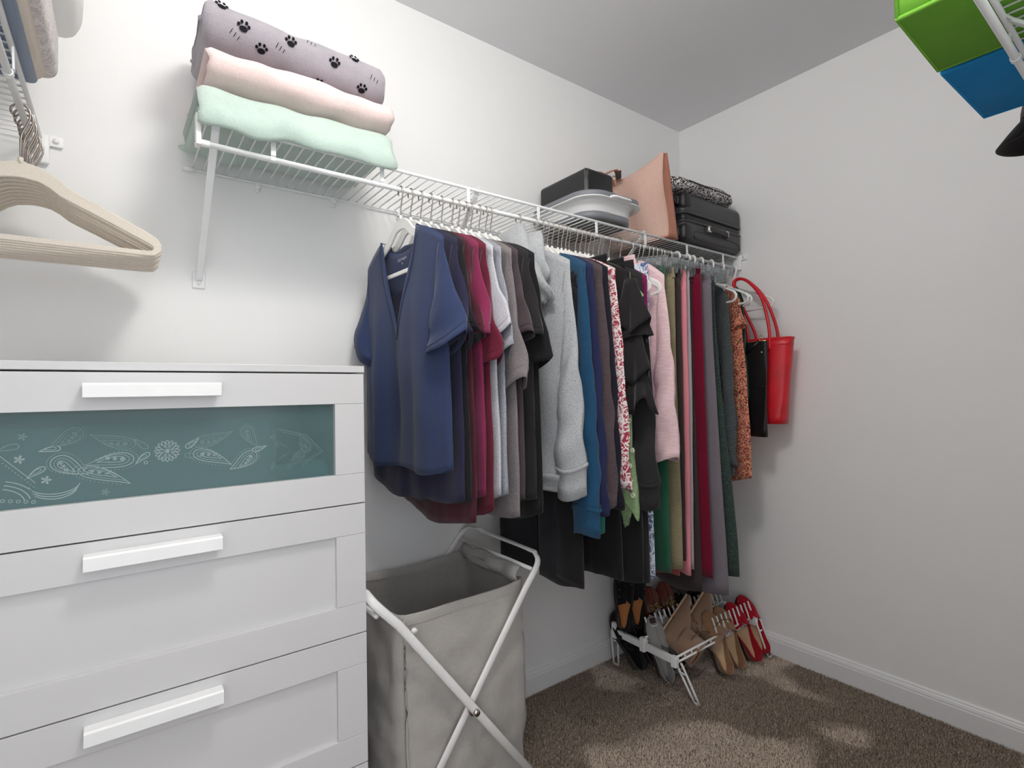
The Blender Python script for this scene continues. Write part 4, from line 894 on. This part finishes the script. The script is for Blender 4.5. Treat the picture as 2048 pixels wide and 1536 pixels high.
def kprint(nm, mat, pieces):
    bb = B()
    for (s, q, du, dv, ra, rb, rot) in pieces:
        c = on_k(s, q); c1 = on_k(min(1, s+.05), q); c2 = on_k(s, min(1, q+.12)); u = (c1-c).normalized(); v = (c2-c); v = (v-u*v.dot(u)).normalized(); nr = u.cross(v); nr = nr if nr.y < 0 else -nr
        cc = c+u*du+v*dv+nr*.0022; vs = []
        for i in range(14):
            a_ = 2*pi*i/14; x_, y_ = ra*math.cos(a_), rb*math.sin(a_); xr, yr_ = x_*math.cos(rot)-y_*math.sin(rot), x_*math.sin(rot)+y_*math.cos(rot)
            vs.append(cc+u*xr+v*yr_)
        bb.add((vs+[p+nr*.0006 for p in vs], [tuple(range(13, -1, -1)), tuple(range(14, 28))]+[(i, (i+1) % 14, 14+(i+1) % 14, 14+i) for i in range(14)]))
    obj(nm, bb, mat, KB, smooth=False)
for s, q in ((.44, .45), (.09, .30), (.28, .72), (.68, .50), (.86, .72), (.60, .86), (.19, .5), (.80, .3)):
    kprint('paw_print', 'ink', [(s, q, 0, .006, .0085, .0065, 0)]+[(s, q, .011*math.cos(a_), -.012*math.sin(a_)+.003, .0032, .0042, 0) for a_ in (.35, 1.1, 2.0, 2.8)])
for s, q in ((.36, .62), (.53, .30), (.90, .5), (.14, .64)):
    kprint('motion_mark', 'ink', [(s, q, .008*k_, .004*k_, .0007, .0075-.001*k_, .35) for k_ in range(3)])

# ------------------------------------------------------------------ collapsible basin, black case, tan tote, suitcase, cushion
M['greyp'] = plain('grey_plastic', (124, 126, 132), .45, var=.03); M['greyr'] = plain('grey_rubber', (128, 124, 120), .6, var=.03)
BS = thing('collapsible_basin', 'white and grey collapsible basin on the wire shelf under the black case', 'basin', (1.405, 1.405, ZD))
def ov(w, l, z, r=.085, n=12): return [(x_, y_, z) for x_, y_ in rrect(w, l, min(r, w*.95, l*.95), n)]
obj('body', loft([ov(.115, .135, .022), ov(.126, .146, .030), ov(.128, .148, .066), ov(.146, .166, .072)], True), 'plas', BS, solid=.003)
obj('rim', loft([ov(.144, .164, .070), ov(.152, .172, .072), ov(.153, .173, .090), ov(.147, .167, .093), ov(.138, .158, .089), ov(.136, .156, .07)], True), 'greyp', BS)
obj('white_flange', loft([ov(.140, .160, .068), ov(.156, .176, .068), ov(.157, .177, .0715), ov(.150, .170, .0735)], True), 'plas', BS)
obj('lower_band', loft([ov(.118, .138, .006), ov(.127, .147, .010), ov(.127, .147, .030), ov(.117, .137, .030)], True), 'greyp', BS)
obj('base', loft([ov(.09, .11, .0005), ov(.102, .122, .002), ov(.104, .124, .009), ov(.118, .138, .010)], True, True), 'greyr', BS)
obj('floor_pan', loft([ov(.118, .138, .020), ov(.126, .146, .024)], True, True), 'plas', BS)
for s in (-1, 1): obj('handle', loft([ov(.05, .022, .070, .02), ov(.052, .024, .074, .02), ov(.05, .022, .078, .02)], True, True, True), 'plas', BS, loc=(0, s*.168, 0) if s < 0 else (0, .150, 0))
BK = thing('leather_case', 'black faux leather storage case with stitched piping in the basin', 'case', (1.385, 1.432, ZD+.030))
obj('body', rbox(-.075, .070, -.130, .128, 0, .166, .016, 4), 'bleather', BK)
M['stitch'] = plain('grey_stitching', (110, 108, 106), .7)
for dx in (-.006, .006): obj('piping', tube(bez([(-.072+dx*.7, -.127-dx*.7, .01), (-.0735+dx*.8, -.1285-dx*.5, .08), (-.0735+dx*.8, -.1285-dx*.5, .150), (-.066+dx, -.122-dx*.4, .1625)], 4), .0013, 6), 'stitch', BK)
for i in range(3): obj('stitch_line', tube([(.030+.009*i, -.1305, .075), (.062+.003*i, -.1305, .118-.008*i)], .0008, 5), 'stitch', BK)
M['suede'] = cloth('rose_tan_suede', (214, 176, 162)); M['tanl'] = cloth('tan_leather', (178, 118, 96), 'leather')
TT = thing('tote_bag', 'rose tan suede tote bag standing between the basin and the suitcase', 'bag', (1.70, 1.41, ZD))
def tote_side(xs, yb, wob):
    rr = []
    for i in range(17):
        t_ = i/16; z = .31*t_; row = []
        for j in range(15):
            s = j/14; y = -.145+.285*s+(-.012*t_*(1-s)); top = .292+.03*(1-s)*1.0-.022*math.sin(pi*s)
            x = xs[0]+(xs[1]-xs[0])*t_+wob*(.012*math.sin(3.2*s*pi+1)*math.sin(pi*t_)+.010*math.sin(2*pi*t_+.6)*(1-s)); row.append((x, y, .002+top*t_))
        rr.append(row)
    return loft(rr, False)
obj('suede_face', tote_side((.008, -.028), 0, 1), 'suede', TT, solid=.003)
obj('back_face', tote_side((.074, .002), 0, .3), 'tanl', TT, solid=.003)
gs = []
for i in range(17):
    t_ = i/16; x0_ = .008-.036*t_+.010*math.sin(2*pi*t_+.6)+.012*math.sin(1)*math.sin(pi*t_)*0; x1_ = .078-.074*t_; zz = .002+.322*t_; yy = -.147-.012*t_
    gs.append([(x0_+(x1_-x0_)*q, yy-.004*math.sin(pi*q)*(1-t_)+.012*math.sin(pi*q)*t_, zz) for q in np.linspace(0, 1, 7)])
obj('gusset', loft(gs, False), 'tanl', TT, solid=.003); gs2 = [[(x_, .14-.002, z_) for x_, y_, z_ in r] for r in gs[:15]]; obj('gusset', loft(gs2, False), 'tanl', TT, solid=.003)
obj('bottom', rbox(.006, .078, -.148, .141, 0, .006, .002, 2), 'tanl', TT)
obj('edge_piping', tube([Vector(r[0])+Vector((-.001, -.001, 0)) for r in gs], .0018, 6), 'suede', TT)
obj('strap', flatbar(bez([(-.03, .06, .28), (-.045, .06, .32), (-.085, .065, .305), (-.15, .07, .265), (-.21, .075, .245), (-.19, .085, .275), (-.12, .09, .305), (-.05, .09, .29), (-.028, .095, .27)], 5), .024, .004, (0, 1, .2)), 'tanl', TT, smooth=True, ang=40)
obj('strap_ring', tube([(-.075+.010*math.cos(a_), .045, .275+.010*math.sin(a_)) for a_ in np.linspace(0, 2*pi, 14)[:-1]], .0022, 6, closed=True, upv=(0, 1, 0)), 'gold', TT)
obj('tag', rbox(-.062, -.058, .02, .05, .272, .305, .0015, 2), 'solem', TT)
M['abs'] = plain('charcoal_hard_shell', (58, 58, 60), .42, var=.04, bump=.12, bsc=900)
SU = thing('suitcase', 'charcoal hard-shell suitcase lying on the wire shelf against the side wall', 'suitcase', (2.024, 1.405, ZD))
sx, sy = .214, .152
obj('lower_shell', rbox(-sx, sx, -sy, sy, .004, .098, .028, 5), 'abs', SU); obj('upper_shell', rbox(-sx, sx, -sy, sy, .108, .205, .028, 5), 'abs', SU)
obj('zip_band', rbox(-sx+.004, sx-.004, -sy+.004, sy-.004, .080, .126, .02, 4), 'black', SU)
for z in (.086, .120): obj('seam_ridge', loft([[(x_, y_, z+dz) for x_, y_ in rrect(sx+o_, sy+o_, .03, 8)] for dz, o_ in ((-.005, -.004), (-.003, .003), (.003, .003), (.005, -.004))], True), 'abs', SU)
hd = bez([(-.075, -sy+.002, .068), (-.07, -sy-.014, .068), (-.05, -sy-.018, .067), (.05, -sy-.018, .064), (.07, -sy-.014, .063), (.075, -sy+.002, .063)], 5)
hn = obj('carry_handle', flatbar(hd, .020, .007, (0, 0, 1)), 'black', SU, smooth=False, bevel=.002)
for x in (-.064, .064): obj('handle_mount', rbox(x-.011, x+.011, -sy-.020, -sy+.004, .054, .080, .003, 2), 'chrome', hn)
obj('front_panel_line', tube(bez([(-.15, -sy-.0005, .022), (-.13, -sy-.0005, .05), (.10, -sy-.0005, .050), (.17, -sy-.0005, .045), (.185, -sy-.0005, .03), (.16, -sy-.0005, .017), (-.10, -sy-.0005, .018), (-.15, -sy-.0005, .022)], 5), .0022, 6), 'abs', SU)
for z in (.040, .168):
    for y in (-sy+.035, sy-.035):
        wv_ = obj('wheel', B().add(tube([(-sx-.016, y-.012, z), (-sx-.016, y+.012, z)], .018, 18)).add(rbox(-sx-.016, -sx+.02, y-.017, y+.017, z-.018, z+.018, .006, 3)), 'black', SU, smooth=True, ang=40)
    obj('corner_guard', rbox(-sx-.004, -sx+.055, -sy-.004, -sy+.05, z-.036, z+.036, .02, 4), 'black', SU)
t = NT('black_white_paisley'); a_ = t.noise(52, (1, 1, 1), 3, .6, 3.0); v_ = t.vor(60, feat='DISTANCE_TO_EDGE')
t.color(t.mix(t.step(a_, .51, .54), t.mix(t.step(v_, .05, .03), (24, 22, 24), (150, 150, 156)), (226, 220, 218))); t.bump(t.noise(500), .2, .001); M['bwp'] = t.p(Roughness=.9, Specular_IOR_Level=.15)
CU = thing('quilted_pouch', 'black and white paisley quilted pouch on top of the suitcase', 'pouch', (1.985, 1.375, ZD+.205))
rr = []
for i in range(31):
    s = -1+2*i/30; e = max(.05, 1-abs(s)**6)**.5; rr.append([(.245*s, .13*e*math.copysign(abs(math.cos(q))**.7, math.cos(q)), .034+(.034*e+.004*nz((s*3, math.cos(q), 0), 2))*math.copysign(abs(math.sin(q))**.8, math.sin(q))*(1 if math.sin(q) > 0 else .95)+(.007*math.sin(s*5) if math.sin(q) > 0 else 0)) for q in [2*pi*j/28 for j in range(28)]])
obj('quilted_body', loft(rr, True, True, True), 'bwp', CU)
obj('zipper', tube([(x_, -.130, .040) for x_ in np.linspace(-.15, .15, 8)], .0025, 6), 'black', CU)

# ------------------------------------------------------------------ fabric bins and cap on the shelf by the doorway
def nonwoven(name, c):
    t = NT(name); f = t.wave(260, axis='Y'); g = t.wave(260, axis='Z'); w_ = t.n('ShaderNodeMath', operation='MULTIPLY'); t.l(f, w_.inputs[0]); t.l(g, w_.inputs[1])
    t.color(t.mix(t.noise(12), sh(c, .94), sh(c, 1.06))); t.bump(w_.outputs[0], .25, .001); return t.p(Roughness=.8, Specular_IOR_Level=.2)
M['lime'] = nonwoven('lime_nonwoven', (112, 172, 58)); M['sky'] = nonwoven('blue_nonwoven', (30, 138, 204))
M['lime_trim'] = nonwoven('lime_piping', (122, 184, 66)); M['sky_trim'] = nonwoven('blue_piping', (40, 148, 212))
def fbin(label, mat, x0, x1, y0, y1, z0, h, rz):
    R = thing('fabric_bin', label, 'bin', ((x0+x1)/2, (y0+y1)/2, z0), rz, 'fabric bins'); hx, hy = (x1-x0)/2, (y1-y0)/2
    obj('bottom', rbox(-hx, hx, -hy, hy, .0005, .005, .002, 2), mat, R)
    for x in (-hx, hx):
        rr = [[(x+(.006*math.sin(pi*i/8)*math.sin(pi*j/8))*(-1 if x < 0 else 1), -hy+2*hy*i/8, .003+h*j/8) for i in range(9)] for j in range(9)]; obj('side_panel', loft(rr, False), mat, R, solid=.003)
    for y in (-hy, hy):
        rr = [[(-hx+2*hx*i/8, y+(.006*math.sin(pi*i/8)*math.sin(pi*j/8))*(-1 if y < 0 else 1), .003+h*j/8) for i in range(9)] for j in range(9)]; obj('end_panel', loft(rr, False), mat, R, solid=.003)
    sm_ = [(-hx, -hy), (hx, -hy), (hx, hy), (-hx, hy)]
    obj('bottom_seam', tube([(x_*1.006, y_*1.006, .003) for x_, y_ in sm_], .0042, 8, closed=True), mat+'_trim', R)
    obj('top_seam', tube([(x_, y_, h) for x_, y_ in sm_], .0045, 8, closed=True), mat, R)
    for x_, y_ in sm_: obj('corner_seam', tube([(x_*1.004, y_*1.004, .003), (x_*1.004, y_*1.004, h)], .0038, 8, upv=(1, 0, 0)), mat, R)
    return R
fbin('lime green fabric bin on the wire shelf by the doorway', 'lime', 1.022, 1.248, .0, .298, ZD, .26, math.radians(1))
fbin('bright blue fabric bin next to the lime green bin', 'sky', 1.264, 1.545, .0, .296, ZD, .24, math.radians(-1))
CP = thing('baseball_cap', 'dark cap with a black brim hanging over the shelf edge past the blue bin', 'cap', (1.665, .165, ZD))
M['capb'] = cloth('cap_brown_cotton', (110, 98, 98)); M['capk'] = cloth('cap_black_cotton', (40, 38, 38))
rr = [[(.098*math.cos(q)*math.cos(2*pi*j/28), .088*math.cos(q)*math.sin(2*pi*j/28), .002+.11*math.sin(q)) for j in range(28)] for q in np.linspace(0, pi/2*.98, 12)]
obj('crown', loft(rr, True, False, True), 'capb', CP, solid=.002)
rr = []
for i in range(9):
    t_ = i/8; rr.append([(.088*math.sin(a_)*(1-.12*t_), .085*math.cos(a_)*.9+.055*t_, .004-.004*t_-.050*t_**1.3+.03*(math.sin(a_))**2*0) for a_ in np.linspace(-1.25, 1.25, 21)])
obj('brim', loft(rr, False), 'capk', CP, solid=.004)

# ------------------------------------------------------------------ red tote with black pouch hanging in the corner
RT = thing('tote_bag', 'red leather tote bag hanging from the rod by the side wall', 'bag', (2.135, 1.115, 0))
def bagshell(w0, w1, z0, z1, d0, d1, n=36):
    rr = []
    for i in range(13):
        t_ = i/12; w = w0+(w1-w0)*t_; d = d0+(d1-d0)*t_; rr.append([(d*math.copysign(abs(math.sin(2*pi*j/n))**.6, math.sin(2*pi*j/n))+.003*math.sin(6*t_+j*.5), w*math.copysign(abs(math.cos(2*pi*j/n))**.8, math.cos(2*pi*j/n)), z0+(z1-z0)*t_+.012*math.cos(2*pi*j/n)*t_*0) for j in range(n)])
    return loft(rr, True, True)
obj('body', bagshell(.085, .118, 1.005, 1.350, .045, .035), 'red', RT, solid=.0025)
obj('top_band', bagshell(.1165, .1205, 1.322, 1.352, .0365, .0362), 'red', RT, solid=.003)
for x in (-.024, .024):
    obj('handle', tube(bez([(x*1.5, -.045, 1.30), (x*1.3, -.040, 1.40), (x*.6, -.005, 1.52), (x*.2+.012, .06, 1.60), (x*.2+.02, .11, 1.625), (x*.2+.012, .13, 1.60), (x*.6, .085, 1.48), (x*1.3, .05, 1.38), (x*1.5, .045, 1.30)], 6), .0062, 10, upv=(1, 0, 0)), 'red', RT)
obj('ring', tube([(-.040, -.012+.007*math.cos(a_), 1.352+.012*math.sin(a_)) for a_ in np.linspace(0, 2*pi, 16)[:-1]], .0015, 6, closed=True, upv=(1, 0, 0)), 'gold', RT)
PO = thing('zip_pouch', 'black leather zip pouch hanging in front of the red tote', 'pouch', (2.055, 1.130, 0), math.radians(-12))
obj('body', bagshell(.072, .082, .955, 1.335, .012, .008), 'bleather', PO)
obj('seam', tube([(-.0135, y_, 1.155) for y_ in np.linspace(-.074, .074, 6)], .0016, 6), 'bleather', PO)
obj('zipper', tube([(0, y_, 1.336) for y_ in np.linspace(-.078, .078, 6)], .003, 6), 'gold', PO)
obj('zipper_pull', flatbar([(-.008, -.05, 1.335), (-.014, -.02, 1.315), (-.014, .01, 1.29)], .010, .003, (0, .5, 1)), 'bleather', PO)
obj('rivet', disc((-.0125, -.066, 1.29), .004, 'x', 12, .003), 'gold', PO)

# ------------------------------------------------------------------ beige hangers and bedding on the shelf over the dresser side
XR = LWX+DK-.004
bh = velvet_hanger('velvet_hanger', 'beige velvet hanger in the bunch hanging empty beside the dresser', 'beige', 'bronze', 'bunch of empty beige velvet hangers', .022)
for i in range(9):
    r = bh if i == 0 else dup(bh, (0, 0, 0), 0)
    r.location = (XR+.0006*((i*3) % 5), 1.318+.0215*i, ZR); r.rotation_euler = (0, 0, pi/2+math.radians(.8*math.sin(i*2.1)-1))
    if i == 0: r['label'] = 'outermost beige velvet hanger of the empty bunch, farthest from the back wall'
    elif i == 8: r['label'] = 'innermost beige velvet hanger of the empty bunch, nearest the back wall'
    else: r['label'] = 'beige velvet hanger in the middle of the empty bunch'
M['bluebox'] = plain('blue_grey_vinyl', (118, 132, 154), .5, var=.05, nsc=8); M['cream'] = cloth('cream_linen', (218, 206, 194), 'linen'); M['lacec'] = cloth('grey_lace', (214, 206, 204), 'print', (196, 188, 188), (222, 216, 213))
t = NT('sheer_white'); t.color((246, 246, 246)); M['sheer'] = t.p(Roughness=.6, Alpha=.82, Transmission_Weight=.0)
ST = thing('bedding_bag', 'zipped bedding bag with blue grey base on the shelf over the beige hangers', 'bag', (-.29, .95, ZD))
obj('base_panel', rbox(-.13, .166, -.43, .378, .0005, .03, .012, 3), 'bluebox', ST)
obj('linen_side', rbox(-.135, .180, -.44, .386, .004, .16, .03, 5), 'cream', ST)
obj('lace_panel', rbox(-.138, .194, -.445, .396, .022, .130, .022, 5), 'lacec', ST)
SV = thing('linen_bag', 'white translucent linen bag stacked on the bedding bag over its edge', 'bag', (-.29, .95, ZD+.131))
v_, f_ = rbox(-.13, .228, -.42, .448, .0005, .26, .05, 5, 6)
v_ = [(x+.010*nz((x, y, z), 9, 1)*(z > .01), y+.010*nz((x, y, z), 8, 2), z+.012*nz((x, y, z), 9, 3)*(z > .02)) for x, y, z in v_]
obj('bag_body', (v_, f_), 'sheer', SV)
obj('zip_seam', tube([(.226, -.36+.08*j, .13+.004*math.sin(j)) for j in range(10)], .003, 6), 'plas', SV)
